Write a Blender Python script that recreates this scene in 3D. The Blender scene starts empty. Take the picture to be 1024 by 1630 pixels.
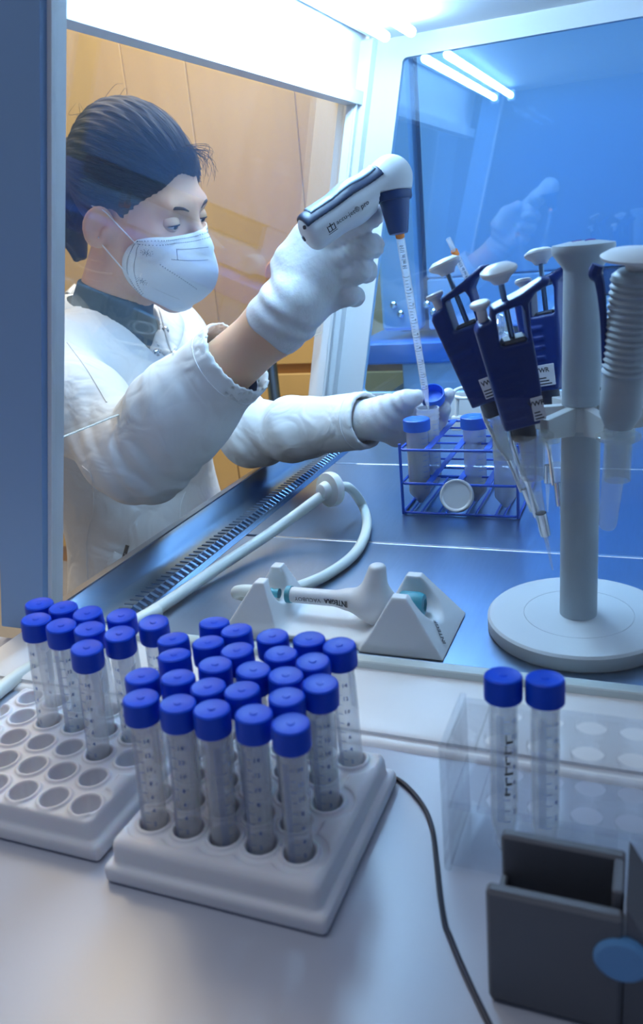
import bpy, math, random
import numpy as np
from mathutils import Vector, Matrix

# ------------------------------------------------------------------ camera, world, lights, exposure
ZO = 1.278                      # camera height above the room floor; geometry below is written relative to the lens height
SC = bpy.context.scene
COL = SC.collection
FPX, CX, CY = 1297.0, 512.0, 815.0
CAM_M = np.array([[0.9261, 0.0414, -0.3751], [0.3662, -0.3388, 0.8667], [-0.0912, -0.9400, -0.3289]])   # world axes x image axes
_u, _s, _v = np.linalg.svd(CAM_M); CAM_M = _u @ _v
cam_d = bpy.data.cameras.new('camera')
cam_d.sensor_fit = 'VERTICAL'; cam_d.sensor_height = 36.0; cam_d.lens = FPX / 1630.0 * 36.0
cam_d.clip_start = 0.02; cam_d.clip_end = 60
cam_d.dof.use_dof = True; cam_d.dof.focus_distance = 0.95; cam_d.dof.aperture_fstop = 9.0
cam = bpy.data.objects.new('camera', cam_d); COL.objects.link(cam)
r_, d_, f_ = CAM_M[:, 0], CAM_M[:, 1], CAM_M[:, 2]
cam.matrix_world = Matrix(((r_[0], -d_[0], -f_[0], 0), (r_[1], -d_[1], -f_[1], 0), (r_[2], -d_[2], -f_[2], ZO), (0, 0, 0, 1)))
SC.camera = cam
SC.view_settings.view_transform = 'Standard'; SC.view_settings.look = 'None'
SC.view_settings.gamma = 1.0; SC.view_settings.use_curve_mapping = False
SC.view_settings.exposure = 0.12
SC.cycles.transparent_max_bounces = 64; SC.cycles.max_bounces = 10
SC.cycles.transmission_bounces = 10; SC.cycles.caustics_reflective = False; SC.cycles.caustics_refractive = False
SC.cycles.sample_clamp_indirect = 6.0

world = bpy.data.worlds.new('world'); SC.world = world; world.use_nodes = True
world.node_tree.nodes['Background'].inputs[0].default_value = (0.55, 0.68, 1.0, 1)
world.node_tree.nodes['Background'].inputs[1].default_value = 0.14

def area(name, loc, size, power, color, target):
    l = bpy.data.lights.new(name, 'AREA'); l.shape = 'RECTANGLE'; l.size, l.size_y = size; l.energy = power; l.color = color
    o = bpy.data.objects.new(name, l); COL.objects.link(o)
    o.location = (loc[0], loc[1], loc[2] + ZO)
    o.rotation_euler = (Vector(target) - Vector(loc)).to_track_quat('-Z', 'Y').to_euler()
    return o
# unseen ceiling luminaires of the laboratory, then two added fill lights
area('ceiling_lamp_room', (-1.35, 1.75, 1.35), (0.6, 1.2), 32, (1.0, 0.84, 0.60), (-1.35, 1.75, 0))
area('ceiling_lamp_bench', (-0.1, 2.05, 1.35), (1.2, 0.5), 85, (0.72, 0.87, 1.0), (-0.1, 2.05, 0))
area('fill_light_aisle', (-1.25, 1.05, 1.35), (0.5, 0.7), 6, (1.0, 0.86, 0.68), (-1.25, 1.05, 0))  # added fill for the person's near side, no such lamp known
area('fill_light_front', (-0.55, 0.15, 1.35), (1.2, 0.5), 6.5, (0.86, 0.91, 1.0), (-0.55, 0.15, 0))  # added fill that brightens face and mask from above the camera
CAB_TUBE_STRENGTH = 82.0
CAB_TUBE_COLOR = (0.42, 0.70, 1.0)

# ------------------------------------------------------------------ helpers
random.seed(7); RNG = np.random.default_rng(7)
V = lambda *a: np.array(a, float)
def nrm(v): v = np.asarray(v, float); return v / (np.linalg.norm(v) + 1e-12)
def ray(px, py): return CAM_M @ nrm([px - CX, py - CY, FPX])
def at(px, py, r): return ray(px, py) * r
def onz(px, py, z): d = ray(px, py); return d * (z / d[2])
def ony(px, py, y): d = ray(px, py); return d * (y / d[1])
def lerp(a, b, t): return np.asarray(a, float) * (1 - t) + np.asarray(b, float) * t

def spline(pts, n=8):
    """Catmull-Rom through pts"""
    P = np.array(pts, float); P = np.vstack([2 * P[0] - P[1], P, 2 * P[-1] - P[-2]]); out = []
    for i in range(1, len(P) - 2):
        p0, p1, p2, p3 = P[i - 1], P[i], P[i + 1], P[i + 2]
        for k in range(n):
            t = k / n
            out.append(.5 * ((2 * p1) + (-p0 + p2) * t + (2 * p0 - 5 * p1 + 4 * p2 - p3) * t ** 2 + (-p0 + 3 * p1 - 3 * p2 + p3) * t ** 3))
    out.append(P[-2]); return np.array(out)

class MB:
    def __init__(s): s.v = []; s.f = []; s.n = 0
    def add(s, v, f):
        v = np.asarray(v, float).reshape(-1, 3); s.v.append(v); s.f += [tuple(i + s.n for i in q) for q in f]; s.n += len(v); return s
    def box(s, lo, hi, bev=0.0, M=None):
        lo, hi = np.minimum(lo, hi), np.maximum(lo, hi); c = (lo + hi) / 2; h = (hi - lo) / 2
        if bev <= 0:
            vv = [(x, y, z) for z in (-1, 1) for y in (-1, 1) for x in (-1, 1)]; vv = np.array(vv) * h
            ff = [(0, 2, 3, 1), (4, 5, 7, 6), (0, 1, 5, 4), (2, 6, 7, 3), (0, 4, 6, 2), (1, 3, 7, 5)]
        else:
            b = min(bev, .98 * h.min()); vv = []; ix = {}
            for sx in (-1, 1):
                for sy in (-1, 1):
                    for sz in (-1, 1):
                        S = np.array([sx, sy, sz])
                        for a in range(3):
                            p = S * (h - b); p[a] = S[a] * h[a]; ix[(sx, sy, sz, a)] = len(vv); vv.append(p)
            ff = []
            for a in range(3):
                o1, o2 = (a + 1) % 3, (a + 2) % 3
                for sg in (-1, 1):
                    q = []
                    for p1, p2 in ((-1, -1), (1, -1), (1, 1), (-1, 1)):
                        k = [0, 0, 0]; k[a] = sg; k[o1] = p1; k[o2] = p2; q.append(ix[(*k, a)])
                    ff.append(tuple(q if sg > 0 else q[::-1]))
            for a in range(3):          # edges along axis a
                o1, o2 = (a + 1) % 3, (a + 2) % 3
                for s1 in (-1, 1):
                    for s2 in (-1, 1):
                        k0 = [0, 0, 0]; k0[a] = -1; k0[o1] = s1; k0[o2] = s2; k1 = list(k0); k1[a] = 1
                        q = (ix[(*k0, o1)], ix[(*k1, o1)], ix[(*k1, o2)], ix[(*k0, o2)])
                        ff.append(q if s1 * s2 < 0 else q[::-1])
            for sx in (-1, 1):
                for sy in (-1, 1):
                    for sz in (-1, 1):
                        q = [ix[(sx, sy, sz, a)] for a in range(3)]; ff.append(tuple(q if sx * sy * sz > 0 else q[::-1]))
            vv = np.array(vv)
        vv = vv + c
        if M is not None: vv = vv @ np.array(M)[:3, :3].T + np.array(M)[:3, 3]
        return s.add(vv, ff)
    def loft(s, rings, cap=(True, True), closed=True):
        n = len(rings[0]); v = np.vstack(rings); f = []
        for i in range(len(rings) - 1):
            for k in range(n if closed else n - 1):
                a, b = i * n + k, i * n + (k + 1) % n; f.append((a, b, b + n, a + n))
        if cap[0] and closed: f.append(tuple(range(n))[::-1])
        if cap[1] and closed: f.append(tuple(range((len(rings) - 1) * n, len(rings) * n)))
        return s.add(v, f)
    def tube(s, path, r, n=10, cap=(True, True), sq=None, up=None):
        P = np.array(path, float); m = len(P); R = np.full(m, r, float) if np.isscalar(r) else np.interp(np.linspace(0, 1, m), np.linspace(0, 1, len(r)), r)
        T = np.gradient(P, axis=0); T /= np.linalg.norm(T, axis=1)[:, None] + 1e-12
        u = np.array(up, float) if up is not None else (V(0, 0, 1) if abs(T[0][2]) < .9 else V(1, 0, 0))
        rings = []; a = 2 * np.pi * np.arange(n) / n
        for i in range(m):
            x = nrm(np.cross(u, T[i])); y = np.cross(T[i], x); u = y
            e = sq if sq else (1, 1)
            rings.append(P[i] + R[i] * (e[0] * np.cos(a)[:, None] * x + e[1] * np.sin(a)[:, None] * y))
        return s.loft(rings, cap)
    def lathe(s, prof, n=32, base=(0, 0, 0), axis=(0, 0, 1), closed=False, cap=(False, False), ang=None):
        """prof: list of (radius, height)"""
        ax = nrm(axis); x = nrm(np.cross(ax, V(0, 1, 0) if abs(ax[1]) < .9 else V(1, 0, 0))); x = -x if False else x; y = np.cross(ax, x)
        a = 2 * np.pi * np.arange(n) / n
        dirs = np.cos(a)[:, None] * x + np.sin(a)[:, None] * y
        rings = [np.array(base, float) + ax * h + max(r, 1e-6) * dirs for r, h in prof]
        return s.loft(rings, cap if not closed else (False, False))
    def prism(s, poly, lo, hi, bev=0.0):
        """poly: list of 3D points (planar), extruded by vectors lo, hi"""
        P = np.array(poly, float); lo, hi = np.array(lo, float), np.array(hi, float)
        if bev > 0:
            c = P.mean(0); Q = c + (P - c) * (1 - bev / (np.linalg.norm(P - c, axis=1)[:, None] + 1e-9)); d = nrm(hi - lo) * bev
            return s.loft([Q + lo, P + lo + d, P + hi - d, Q + hi])
        return s.loft([P + lo, P + hi])
    def sphere(s, c, r, n=16, m=10):
        r = np.array([r, r, r], float) if np.isscalar(r) else np.array(r, float); rings = []; a = 2 * np.pi * np.arange(n) / n
        for i in range(m + 1):
            t = np.pi * (i / m) ; z = -math.cos(t); q = max(math.sin(t), 1e-4)
            rings.append(np.array(c) + r * np.stack([q * np.cos(a), q * np.sin(a), np.full(n, z)], 1))
        return s.loft(rings, (True, True))
    def verts(s): return np.vstack(s.v)
    def xf(s, M):
        M = np.array(M); s.v = [x @ M[:3, :3].T + M[:3, 3] for x in s.v]; return s
    def mesh(s, name, off=None, smooth=35):
        me = bpy.data.meshes.new(name); vv = np.vstack(s.v)
        if off is not None: vv = vv - off
        me.from_pydata(vv.tolist(), [], s.f); me.validate(); 
        if smooth:
            me.shade_smooth()
            if smooth < 180: me.set_sharp_from_angle(angle=math.radians(smooth))
        return me
    def build(s, name, mat, parent=None, smooth=35, local=False):
        off = None if (parent is None or local) else root_loc(parent)
        me = s.mesh(name, off, smooth); return link(name, me, mat, parent)

def root_loc(p):
    l = np.zeros(3)
    while p is not None: l = l + np.array(p.location); p = p.parent
    return l
def link(name, me, mat, parent=None):
    o = bpy.data.objects.new(name, me); COL.objects.link(o)
    if mat is not None and len(me.materials) == 0: me.materials.append(mat)
    if parent is not None: o.parent = parent
    return o
def tag(o, label=None, cat=None, group=None, kind=None):
    if label: o['label'] = label
    if cat: o['category'] = cat
    if group: o['group'] = group
    if kind: o['kind'] = kind
    return o
def thing(name, label, cat, loc=(0, 0, 0), group=None):
    o = bpy.data.objects.new(name, None); COL.objects.link(o); o.location = loc; o.empty_display_size = .02
    return tag(o, label, cat, group)
def copy_tree(o, parent=None):
    c = o.copy(); COL.objects.link(c); c.parent = parent
    for ch in list(o.children): copy_tree(ch, c)
    return c
def part_label(o, t): o['label'] = t; return o

# ------------------------------------------------------------------ signed distance meshing (surface nets)
def length(P): return np.sqrt((P * P).sum(-1))
def s_ell(P, c, r):
    q = P - np.array(c); r = np.array(r, float); k0 = length(q / r); k1 = length(q / (r * r)); return k0 * (k0 - 1) / (k1 + 1e-9)
def s_cone(P, a, b, ra, rb):
    a, b = np.array(a, float), np.array(b, float); ab = b - a; t = np.clip(((P - a) @ ab) / (ab @ ab + 1e-12), 0, 1)
    return length(P - a - t[..., None] * ab) - (ra + (rb - ra) * t)
def s_path(P, pts, rad, k=.01):
    d = None
    for i in range(len(pts) - 1):
        e = s_cone(P, pts[i], pts[i + 1], rad[i], rad[i + 1]); d = e if d is None else smin(d, e, k)
    return d
def s_box(P, c, ax, h, r):
    q = P - np.array(c); A = np.array(ax); l = np.abs(q @ A.T) - (np.array(h) - r)
    return length(np.maximum(l, 0)) + np.minimum(l.max(-1), 0) - r
def smin(a, b, k): h = np.maximum(k - np.abs(a - b), 0) / k; return np.minimum(a, b) - h * h * k * .25
def smax(a, b, k): return -smin(-a, -b, k)
def sdf_mesh(fn, lo, hi, h):
    lo = np.array(lo, float); hi = np.array(hi, float); n = np.maximum(((hi - lo) / h).astype(int) + 1, 4)
    ax = [lo[i] + h * np.arange(n[i]) for i in range(3)]
    Fv = np.empty(n, np.float32); B = 10
    nb = (n + B - 1) // B; cen = [lo[i] + h * (B * np.arange(nb[i]) + (B - 1) / 2) for i in range(3)]
    X, Y, Z = np.meshgrid(*cen, indexing='ij'); D = fn(np.stack([X, Y, Z], -1)); lim = B * h * 1.45
    for i, j, k in np.ndindex(*nb):
        sl = tuple(slice(B * q, min(B * q + B, n[w])) for w, q in enumerate((i, j, k)))
        if abs(D[i, j, k]) > lim: Fv[sl] = D[i, j, k]
    for i in range(nb[0]):                      # only blocks close to the surface are sampled finely
        J = np.argwhere(np.abs(D[i]) <= lim)
        if not len(J): continue
        o = np.arange(B); gi = np.minimum(B * i + o, n[0] - 1); gj = np.minimum(B * J[:, :1] + o, n[1] - 1); gk = np.minimum(B * J[:, 1:] + o, n[2] - 1)
        P = np.empty((len(J), B, B, B, 3)); P[..., 0] = ax[0][gi][None, :, None, None]; P[..., 1] = ax[1][gj][:, None, :, None]; P[..., 2] = ax[2][gk][:, None, None, :]
        Fv[gi[None, :, None, None], gj[:, None, :, None], gk[:, None, None, :]] = fn(P)
    S = Fv < 0
    cnt = np.zeros(n - 1, np.int8)
    for dx in (0, 1):
        for dy in (0, 1):
            for dz in (0, 1): cnt += S[dx:n[0] - 1 + dx, dy:n[1] - 1 + dy, dz:n[2] - 1 + dz]
    I = np.argwhere((cnt > 0) & (cnt < 8)); idx = np.full(n - 1, -1, np.int64); idx[tuple(I.T)] = np.arange(len(I))
    cs = np.array([(x, y, z) for x in (0, 1) for y in (0, 1) for z in (0, 1)]); val = [Fv[tuple((I + c).T)] for c in cs]
    acc = np.zeros((len(I), 3)); num = np.zeros(len(I))
    for a in range(8):
        for b in range(a + 1, 8):
            if np.abs(cs[a] - cs[b]).sum() != 1: continue
            m = (val[a] < 0) != (val[b] < 0); t = np.where(m, val[a] / (val[a] - val[b] + 1e-20), 0)
            acc += np.where(m[:, None], cs[a] + t[:, None] * (cs[b] - cs[a]), 0); num += m
    vv = lo + h * (I + acc / num[:, None]); faces = []
    for axx in range(3):
        sl0 = [slice(None)] * 3; sl1 = [slice(None)] * 3; sl0[axx] = slice(0, -1); sl1[axx] = slice(1, None)
        A, B = S[tuple(sl0)], S[tuple(sl1)]; E = np.argwhere(A != B); o1, o2 = (axx + 1) % 3, (axx + 2) % 3
        E = E[(E[:, o1] > 0) & (E[:, o2] > 0) & (E[:, o1] < n[o1] - 1) & (E[:, o2] < n[o2] - 1)]
        if not len(E): continue
        sg = A[tuple(E.T)]; q = []
        for d1, d2 in ((-1, -1), (0, -1), (0, 0), (-1, 0)):
            c = E.copy(); c[:, o1] += d1; c[:, o2] += d2; q.append(idx[tuple(c.T)])
        q = np.stack(q, 1); q[~sg] = q[~sg][:, ::-1]; faces.append(q)
    return vv, np.vstack(faces)
def relax(vv, ff, it=2, lam=.5):
    e = np.vstack([ff[:, [0, 1]], ff[:, [1, 2]], ff[:, [2, 3]], ff[:, [3, 0]]])
    for _ in range(it):
        s = np.zeros_like(vv); c = np.zeros(len(vv)); np.add.at(s, e[:, 0], vv[e[:, 1]]); np.add.at(c, e[:, 0], 1); np.add.at(s, e[:, 1], vv[e[:, 0]]); np.add.at(c, e[:, 1], 1)
        vv = vv * (1 - lam) + lam * s / np.maximum(c, 1)[:, None]
    return vv
def np_mesh(name, vv, ff, mat, parent=None, smooth=True):
    me = bpy.data.meshes.new(name); off = root_loc(parent) if parent is not None else 0
    me.vertices.add(len(vv)); me.vertices.foreach_set('co', (vv - off).astype(np.float32).ravel())
    k = ff.shape[1]; me.loops.add(ff.size); me.loops.foreach_set('vertex_index', ff.astype(np.int32).ravel())
    me.polygons.add(len(ff)); me.polygons.foreach_set('loop_start', np.arange(0, ff.size, k, dtype=np.int32)); me.polygons.foreach_set('loop_total', np.full(len(ff), k, np.int32))
    me.update(calc_edges=True); me.validate()
    if smooth: me.shade_smooth()
    return link(name, me, mat, parent)

# ------------------------------------------------------------------ text as real flat lettering
def text_geo(body, size, bold=0.0, align='CENTER', res=2):
    cu = bpy.data.curves.new('lettering', 'FONT'); cu.body = body; cu.size = size; cu.align_x = align; cu.align_y = 'CENTER'; cu.resolution_u = res; cu.offset = bold * size
    o = bpy.data.objects.new('lettering', cu); COL.objects.link(o)
    dg = bpy.context.evaluated_depsgraph_get(); me = bpy.data.meshes.new_from_object(o.evaluated_get(dg))
    vv = np.array([v.co[:] for v in me.vertices]) if len(me.vertices) else np.zeros((0, 3)); ff = [tuple(p.vertices) for p in me.polygons]
    bpy.data.objects.remove(o); bpy.data.curves.remove(cu); bpy.data.meshes.remove(me)
    return vv, ff
def text_on(mb, body, size, org, xdir, ydir, bold=0.0, align='CENTER'):
    vv, ff = text_geo(body, size, bold, align)
    if len(vv): mb.add(np.array(org) + vv[:, :1] * nrm(xdir) + vv[:, 1:2] * nrm(ydir), ff)
    return mb

# ------------------------------------------------------------------ materials
def new_mat(name):
    m = bpy.data.materials.new(name); m.use_nodes = True; nt = m.node_tree; return m, nt, nt.nodes['Principled BSDF']
def mat(name, color, rough=.5, metal=0, spec=.5, noise=0, nscale=40, bump=0, bscale=200, bdist=.001, sss=0, coat=0, stretch=None, alpha=None, color2=None):
    m, nt, b = new_mat(name); N = nt.nodes; L = nt.links
    b.inputs['Base Color'].default_value = (*color, 1); b.inputs['Roughness'].default_value = rough; b.inputs['Metallic'].default_value = metal
    b.inputs['Specular IOR Level'].default_value = spec
    if sss: b.inputs['Subsurface Weight'].default_value = sss; b.inputs['Subsurface Radius'].default_value = (.006, .002, .001); b.inputs['Subsurface Scale'].default_value = 1.0
    if coat: b.inputs['Coat Weight'].default_value = coat; b.inputs['Coat Roughness'].default_value = .1
    if noise or bump:
        tc = N.new('ShaderNodeTexCoord'); mp = N.new('ShaderNodeMapping'); L.new(tc.outputs['Object'], mp.inputs[0])
        if stretch: mp.inputs['Scale'].default_value = stretch
    if noise:
        nz = N.new('ShaderNodeTexNoise'); nz.inputs['Scale'].default_value = nscale; nz.inputs['Detail'].default_value = 4; L.new(mp.outputs[0], nz.inputs[0])
        mx = N.new('ShaderNodeMix'); mx.data_type = 'RGBA'; c2 = color2 if color2 else tuple(max(0, c * (1 - noise)) for c in color)
        mx.inputs[6].default_value = (*color, 1); mx.inputs[7].default_value = (*c2, 1); L.new(nz.outputs[0], mx.inputs[0]); L.new(mx.outputs[2], b.inputs['Base Color'])
    if bump:
        nz = N.new('ShaderNodeTexNoise'); nz.inputs['Scale'].default_value = bscale; nz.inputs['Detail'].default_value = 3; L.new(mp.outputs[0], nz.inputs[0])
        bp = N.new('ShaderNodeBump'); bp.inputs['Strength'].default_value = bump; bp.inputs['Distance'].default_value = bdist; L.new(nz.outputs[0], bp.inputs['Height']); L.new(bp.outputs[0], b.inputs['Normal'])
    return m
def clear(name, tint=(.96, .98, 1), haze=.06, hcol=(.9, .95, 1), rough=.05, blend=.25, fmin=.04, fmax=.9):
    """thin clear plastic or glass: mostly see-through, mirror-like at grazing angles, a trace of milky haze"""
    m, nt, b = new_mat(name); N = nt.nodes; L = nt.links; N.remove(b)
    out = N['Material Output']; tr = N.new('ShaderNodeBsdfTransparent'); tr.inputs[0].default_value = (*tint, 1)
    gl = N.new('ShaderNodeBsdfGlossy'); gl.inputs['Roughness'].default_value = rough
    di = N.new('ShaderNodeBsdfDiffuse'); di.inputs[0].default_value = (*hcol, 1)
    tl = N.new('ShaderNodeBsdfTranslucent'); tl.inputs[0].default_value = (*hcol, 1); dm = N.new('ShaderNodeMixShader'); dm.inputs[0].default_value = .5
    L.new(di.outputs[0], dm.inputs[1]); L.new(tl.outputs[0], dm.inputs[2])
    m1 = N.new('ShaderNodeMixShader'); m1.inputs[0].default_value = haze; L.new(tr.outputs[0], m1.inputs[1]); L.new(dm.outputs[0], m1.inputs[2])
    lw = N.new('ShaderNodeLayerWeight'); lw.inputs[0].default_value = blend
    mr = N.new('ShaderNodeMapRange'); mr.inputs[3].default_value = fmin; mr.inputs[4].default_value = fmax; L.new(lw.outputs['Facing'], mr.inputs[0])
    pw = N.new('ShaderNodeMath'); pw.operation = 'POWER'; pw.inputs[1].default_value = 3.0; L.new(lw.outputs['Facing'], pw.inputs[0]); L.new(pw.outputs[0], mr.inputs[0])
    m2 = N.new('ShaderNodeMixShader'); L.new(mr.outputs[0], m2.inputs[0]); L.new(m1.outputs[0], m2.inputs[1]); L.new(gl.outputs[0], m2.inputs[2]); L.new(m2.outputs[0], out.inputs[0])
    return m
def emit(name, color, strength):
    m, nt, b = new_mat(name); b.inputs['Base Color'].default_value = (*color, 1); b.inputs['Emission Color'].default_value = (*color, 1); b.inputs['Emission Strength'].default_value = strength; return m

M = {}
M['cab_white'] = mat('cabinet white enamel', (.86, .88, .90), .35, noise=.05, nscale=6)
M['steel'] = mat('brushed steel', (.29, .42, .63), .30, 1, noise=.12, nscale=30, bump=.06, bscale=90, stretch=(12, 1, 1))
M['steel_dark'] = mat('grille steel', (.16, .26, .40), .28, 1, noise=.2, nscale=20)
M['seam'] = mat('light-catching panel edge', (.85, .9, .95), .25, 1)  # brighter steel paints in the light that the joint edges catch
M['pane'] = clear('window glass', (.95, .97, .985), .003, (.8, .9, 1), .0, .5, .05, .85)
M['pane_blue'] = clear('blue tinted side glass', (.54, .79, 1.0), .03, (.35, .6, .95), .0, .5, .10, .9)
M['pane_near'] = clear('near window glass', (.97, .98, .99), .002, (.8, .9, 1), .0, .5, .018, .8)
M['apron'] = mat('brushed apron steel', (.46, .47, .50), .42, 1, noise=.15, nscale=30, stretch=(1, 12, 1))
M['pane_edge'] = mat('glass edge', (.66, .76, .76), .2, noise=.1)
M['bench'] = mat('pale grey laminate', (.44, .48, .58), .28, noise=.06, nscale=3, color2=(.41, .43, .50))
M['rubber'] = mat('black rubber', (.015, .017, .022), .5)
M['foam'] = mat('white polystyrene', (.76, .78, .84), .6, bump=.15, bscale=900, bdist=.0004, sss=.15)
M['cap'] = mat('blue polyethylene cap', (.002, .070, .70), .42, spec=.25, sss=.0, noise=.15, nscale=120)
M['cap50'] = mat('blue screw cap', (.015, .14, .68), .4)
M['tube'] = clear('clear polypropylene', (.985, .99, 1), .20, (.97, .99, 1), .12, .45, .04, .5)
M['tube50'] = clear('clear tube plastic', (.97, .98, .995), .34, (.94, .97, 1), .12, .45, .04, .5)
M['print'] = mat('blue graduation print', (.09, .16, .40), .6)
M['print_w'] = mat('white graduation print', (.80, .86, .95), .6)
M['ink'] = mat('black print', (.012, .014, .02), .5)
M['white_pl'] = mat('white plastic', (.80, .82, .84), .35)
M['beige_pl'] = mat('grey white plastic', (.66, .68, .67), .45, bump=.1, bscale=600, bdist=.0003)
M['stand_pl'] = mat('pale grey plastic', (.40, .46, .50), .45, bump=.15, bscale=700, bdist=.0003)  # pale grey, darkened for the column's shaded side; grey pipette bodies share it
M['base_lit_pl'] = mat('stand plastic lit from above', (.66, .70, .73), .5, bump=.15, bscale=700, bdist=.0003)  # same stand plastic, painted lighter because the base faces up to the light
M['navy'] = mat('navy plastic', (.004, .028, .19), .36, spec=.3, noise=.3, nscale=60, bump=.1, bscale=500, bdist=.0003)
M['navy_d'] = mat('dark navy plastic', (.006, .012, .035), .4)
M['teal'] = mat('teal plastic', (.02, .28, .36), .35)
M['hose'] = mat('translucent silicone', (.80, .88, .84), .35)
M['wire'] = mat('blue coated wire', (.02, .09, .55), .4)
M['chrome'] = mat('polished steel', (.72, .76, .80), .12, 1)
M['cable'] = mat('black cable', (.008, .012, .03), .45)
M['acryl'] = clear('clear acrylic', (.975, .985, 1), .025, (.8, .9, 1), .03, .5, .06, .8)
M['greybox'] = mat('grey plastic', (.11, .12, .145), .55, bump=.1, bscale=500, bdist=.0004)
M['orange'] = mat('orange band', (.85, .22, .02), .5)
M['brass'] = mat('ochre plastic', (.62, .40, .12), .45)

def grad(fn, v, e=.0006):
    g = np.stack([fn(v + e * np.eye(3)[i]) - fn(v - e * np.eye(3)[i]) for i in range(3)], -1); return g / (length(g)[..., None] + 1e-9)
def conform(v, fn, eps, it=5):
    for _ in range(it): v = v - grad(fn, v) * (fn(v) - eps)[..., None]
    return v
# ------------------------------------------------------------------ the room
def slant(z): return -.590 + .215 * (z + .185)          # the cabinet front leans back: x of the sash plane at height z
FLOOR_Z = -ZO
M['wall'] = mat('warm beige wall paint', (.72, .52, .26), .8, noise=.08, nscale=2)
M['wood'] = mat('maple veneer', (.69, .45, .16), .45, noise=.18, nscale=3, stretch=(6, 6, .7))
M['floor'] = mat('grey linoleum', (.32, .30, .28), .5, noise=.15, nscale=8)
M['gap'] = mat('cupboard carcass', (.45, .23, .06), .7)
def struct(name, lo, hi, m): return tag(MB().box(np.array(lo), np.array(hi)).build(name, m), kind='structure')
struct('floor', (-3.2, -2.2, FLOOR_Z - .05), (2.4, 3.2, FLOOR_Z), M['floor'])
struct('wall_back', (-3.2, 3.0, FLOOR_Z), (2.4, 3.1, 1.45), M['wall'])
struct('wall_left', (-3.2, -2.2, FLOOR_Z), (-3.1, 3.0, 1.45), M['wall'])

# maple cupboard wall behind the woman
cup = thing('wall_cupboard', 'tall maple wood cupboard with plain doors along the back wall', 'cupboard', (-1.8, 2.8, FLOOR_Z))
MB().box(V(-3.05, 2.62, FLOOR_Z), V(-.72, 2.98, 1.3)).build('carcass', M['gap'], cup)
xs = [-3.04, -2.30, -1.685, -1.45, -1.08, -.72]
for a, b in zip(xs[:-1], xs[1:]):
    MB().box(V(a + .0012, 2.6, -.44), V(b - .0012, 2.62, 1.29), .002).build('door', M['wood'], cup)
    dr = MB().box(V(a + .003, 2.6, -1.2), V(b - .003, 2.62, -.475), .002).build('drawer_front', M['wood'], cup)

# office chair seen through the sash
ch = thing('lab_chair', 'orange lab chair with rounded backrest behind the sash glass', 'chair', (-1.05, 2.05, FLOOR_Z))
M['chair_or'] = mat('orange moulded plywood', (.80, .36, .04), .45, noise=.1, nscale=8)
b0 = V(-1.02, 1.95, 0)
prof = []
for k in range(24):
    t = 2 * math.pi * k / 24; c, s_ = math.cos(t), math.sin(t)
    prof.append(V(-.845 + .085 * np.sign(c) * abs(c) ** .45, 1.95 + .02 * c, -.135 + .075 * np.sign(s_) * abs(s_) ** .45))
MB().prism(prof, (0, 0, 0), (.0, .022, 0), .004).build('backrest', M['chair_or'], ch)
MB().lathe([(1e-3, -.30), (.12, -.30), (.135, -.285), (.135, -.275), (.115, -.262), (1e-3, -.26)], 28, (-1.05, 2.16, 0)).build('seat', M['chair_or'], ch)
MB().tube(spline([(-.86, 1.975, -.18), (-.89, 1.98, -.25), (-1.03, 2.05, -.31), (-1.05, 2.16, -.31)], 6), .014, 8).build('back_support', M['steel_dark'], ch)
MB().lathe([(.028, FLOOR_Z + .07), (.028, -.6), (.018, -.6), (.018, -.305)], 14, (-1.05, 2.16, 0), cap=(True, True)).build('column', M['steel_dark'], ch)
for k in range(5):
    t = 2 * math.pi * k / 5 + .3; e = V(-1.05 + .27 * math.cos(t), 2.16 + .27 * math.sin(t), FLOOR_Z + .04)
    MB().tube([V(-1.05, 2.16, FLOOR_Z + .085), e], .018, 8).build('foot', M['steel_dark'], ch)
    lg = MB().sphere(e - V(0, 0, .015), (.025, .025, .025), 10, 6).build('castor', M['rubber'], ch)

# bench, incubator and cupboard units beyond the far side window
M['bluetop'] = mat('blue laminate edge', (.03, .22, .72), .4, noise=.08, nscale=6)
M['unit'] = mat('pale unit laminate', (.74, .82, .92), .45, noise=.04, nscale=5)
M['incub'] = mat('pale blue enamel', (.40, .64, .92), .35, noise=.08, nscale=4)
M['incub_d'] = mat('dark gasket', (.03, .09, .2), .5)
sb = thing('side_bench', 'bench with thick blue worktop and white cupboard doors behind the far window', 'bench', (.1, 2.2, FLOOR_Z))
MB().box(V(-.71, 1.93, -.335), V(1.0, 2.58, -.283), .004).build('worktop', M['bluetop'], sb)
MB().box(V(-.60, 1.99, FLOOR_Z), V(1.0, 2.55, -.337)).build('carcass', M['unit'], sb)
for a, b in ((-.595, -.145), (-.14, .31), (.315, .99)):
    MB().box(V(a, 1.972, FLOOR_Z + .08), V(b, 1.992, -.342), .003).build('door', M['unit'], sb)
MB().box(V(-.66, 1.965, -.95), V(-.635, 2.4, -.43), .004).build('end_panel', M['unit'], sb)
inc = thing('incubator', 'large pale blue incubator with bolted panels on the blue worktop', 'incubator', (-.2, 2.25, -.283))
MB().box(V(-.615, 2.03, -.27), V(.36, 2.5, .75), .006).build('body', M['incub_d'], inc)
MB().box(V(-.645, 1.985, -.262), V(-.545, 2.04, .74), .008).build('side_panel', M['incub'], inc)
MB().box(V(-.525, 1.985, -.262), V(-.207, 2.04, -.142), .004).build('lower_panel', M['incub'], inc)
MB().box(V(-.525, 1.985, -.14), V(.36, 2.04, .74), .004).build('door', M['incub'], inc)
MB().box(V(-.20, 1.99, -.275), V(.36, 2.04, -.205), .008).build('plinth', M['unit'], inc)
MB().box(V(-.20, 1.995, -.20), V(.36, 2.04, -.146), .004).build('control_strip', M['incub_d'], inc)
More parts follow.
